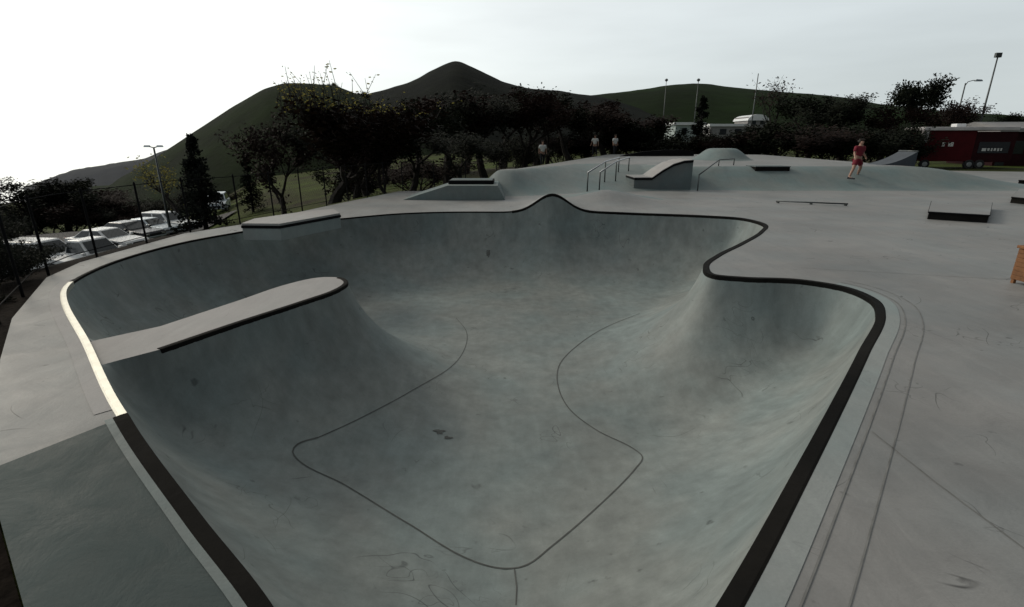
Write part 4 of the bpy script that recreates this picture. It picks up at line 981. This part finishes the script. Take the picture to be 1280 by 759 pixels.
for k, w_ in enumerate((.18, .34)):
    q = MB(); x_ = -Lt*.60+k*.42; q.box(x_, x_+w_, -.012, -.002, 1.62, 1.92); q.build('emblem', M['paint'], r)
q = MB(); x_ = Lt*.28
for k, w_ in enumerate((.28, .14, .10, .14, .12, .10)): q.box(x_, x_+w_, -.012, -.003, 1.30+.02*(k % 2), 1.50); x_ += w_+.09
q.build('sign_marks', M['paint'], r)
for x_ in (-Lt+.35, 0.25, .95):
    w = empty('wheel', (x_, .05, .33)); w.parent = r
    g = MB(); g.tube([(0, -.12, 0), (0, -.1, 0), (0, .1, 0), (0, .12, 0)], [.3, .34, .34, .3], 18); g.build('tyre', M['tyre'], w)
    g = MB(); g.tube([(0, -.13, 0), (0, -.11, 0)], [.16, .2], 12); g.build('rim', M['steel'], w)
# dark building at the right edge
p = atY(1246, 162, 47); r = empty('park_building', (p.x+5.2, 47, gz(p.x+5, 47))); tag(r, 'dark low building with pale grey roof behind the right end of the red trailer', 'building')
zt_ = p.z-r.location.z
q = MB(); q.box(-4.8, 4.8, 0, 5, -.2, zt_-.2); q.build('wall', M['darkred'], r)
q = MB(); q.box(-5.2, 5.2, -.4, 5.4, zt_-.197, zt_+.1); q.prism([(-.4, zt_+.103), (5.4, zt_+.103), (2.5, zt_+.7)], 'x', -5.2, 5.2); q.build('roof', M['roofgrey'], r)
for k in range(3): q = MB(); q.box(-3.6+k*2.8, -2.4+k*2.8, -.03, -.003, 1.0, 2.1); q.build('window', M['glass'], r)
q = MB(); q.box(-4.6, -3.8, -.04, -.003, 0, 2.0); q.build('door', M['darkcar'], r)
# pale buildings beyond the platform
for (pa, pb_, yt, ybm, Y, lab, wm, arch) in ((845, 879, 153, 168, 72, 'small pale greenish building with flat roof far behind the mound', 'wall', False), (889, 936, 155, 166, 80, 'low grey-white building right of the narrow conifer', 'roofgrey', False), (936, 960, 143, 160, 84, 'small pale building with arched roof behind the tree line', 'roofgrey', True)):
    a_, b_ = atY(pa, yt, Y), atY(pb_, yt, Y); z0 = gz(a_.x, Y); r = empty('far_building', ((a_.x+b_.x)/2, Y, z0)); tag(r, lab, 'building', 'pale buildings behind the park'); h_ = (b_.x-a_.x)/2; z1 = a_.z-z0
    q = MB(); q.box(-h_, h_, 0, 5, -.3, z1-.35); q.build('wall', M[wm], r)
    q = MB()
    if arch: q.prism([(-h_*1.1, z1-.9)]+[(h_*1.1*math.cos(t), z1-.9+.9*math.sin(t)) for t in np.linspace(math.pi, 0, 12)]+[(h_*1.1, z1-.9)], 'y', -.3, 5.3)
    else: q.box(-h_-.3, h_+.3, -.3, 5.3, z1-.347, z1)
    q.build('roof', M['white'], r)
    for k in range(2): q = MB(); x_ = -h_*.5+k*h_*.8; q.box(x_, x_+h_*.35, -.03, -.003, z1-1.5, z1-.7); q.build('window', M['glass'], r)

# ---------------------------------------------------------------- lamp posts
def lamp(px, ytop, Y, style, rad, label, m='dsteel'):
    p = atY(px, ytop, Y); z = gz(p.x, Y)-.1; h = p.z-z; r = empty('light_pole', (p.x, Y, z)); tag(r, label, 'light pole', 'light poles around the park')
    q = MB(); q.tube([(0, 0, 0), (0, 0, h*.5), (0, 0, h)], [rad*1.4, rad, rad*.7], 8); q.build('pole', M[m], r, True)
    q = MB(); q.tube([(0, 0, 0), (0, 0, .25)], [rad*2.4, rad*2.2], 8); q.build('base', M['face'], r)
    if style == 'twin':
        for s in (-1, 1):
            q = MB(); q.tube([(0, 0, h-.05), (s*.35, 0, h+.05)], rad*.45, 6); q.build('arm', M[m], r)
            q = MB(); q.hexa([(s*.5-.22, -.13, h+.0), (s*.5+.22, -.13, h+.0), (s*.5+.22, .13, h+.0), (s*.5-.22, .13, h+.0)], [(s*.5-.16, -.1, h+.14), (s*.5+.16, -.1, h+.14), (s*.5+.16, .1, h+.14), (s*.5-.16, .1, h+.14)]); q.build('lamp_head', M['silver'], r)
    elif style == 'arm':
        q = MB(); q.tube([(0, 0, h-.3), (.25, 0, h+.15), (.8, 0, h+.3), (1.2, 0, h+.3)], rad*.5, 6); q.build('arm', M[m], r)
        q = MB(); q.hexa([(1.0, -.15, h+.2), (1.9, -.15, h+.2), (1.9, .15, h+.2), (1.0, .15, h+.2)], [(1.1, -.1, h+.42), (1.8, -.1, h+.38), (1.8, .1, h+.38), (1.1, .1, h+.42)]); q.build('lamp_head', M['silver'], r)
    elif style == 'ball':
        q = MB(); q.tube([(0, 0, h), (0, 0, h+.15), (0, 0, h+.3), (0, 0, h+.45)], [.1, .26, .26, .1], 10); q.build('lamp_head', M['dsteel'], r)
    elif style == 'top':
        q = MB(); q.box(-.28, .28, -.12, .12, h, h+.42); q.build('lamp_head', M['dsteel'], r)
lamp(192, 184, 42, 'twin', .09, 'slim two-headed light pole in the parking lot at the left')
lamp(1247, 72, 55, 'top', .085, 'tallest light pole, rising right of the red trailer')
lamp(1207, 104, 66, 'arm', .09, 'curved-arm light pole left of the tallest pole')
lamp(948, 92, 75, 'none', .08, 'thin bare pole left of the bare twiggy tree')
lamp(873, 102, 90, 'ball', .07, 'faint light pole above the meadow hill near the narrow conifer')
lamp(833, 102, 95, 'ball', .06, 'faintest light pole at the left on the meadow hill')
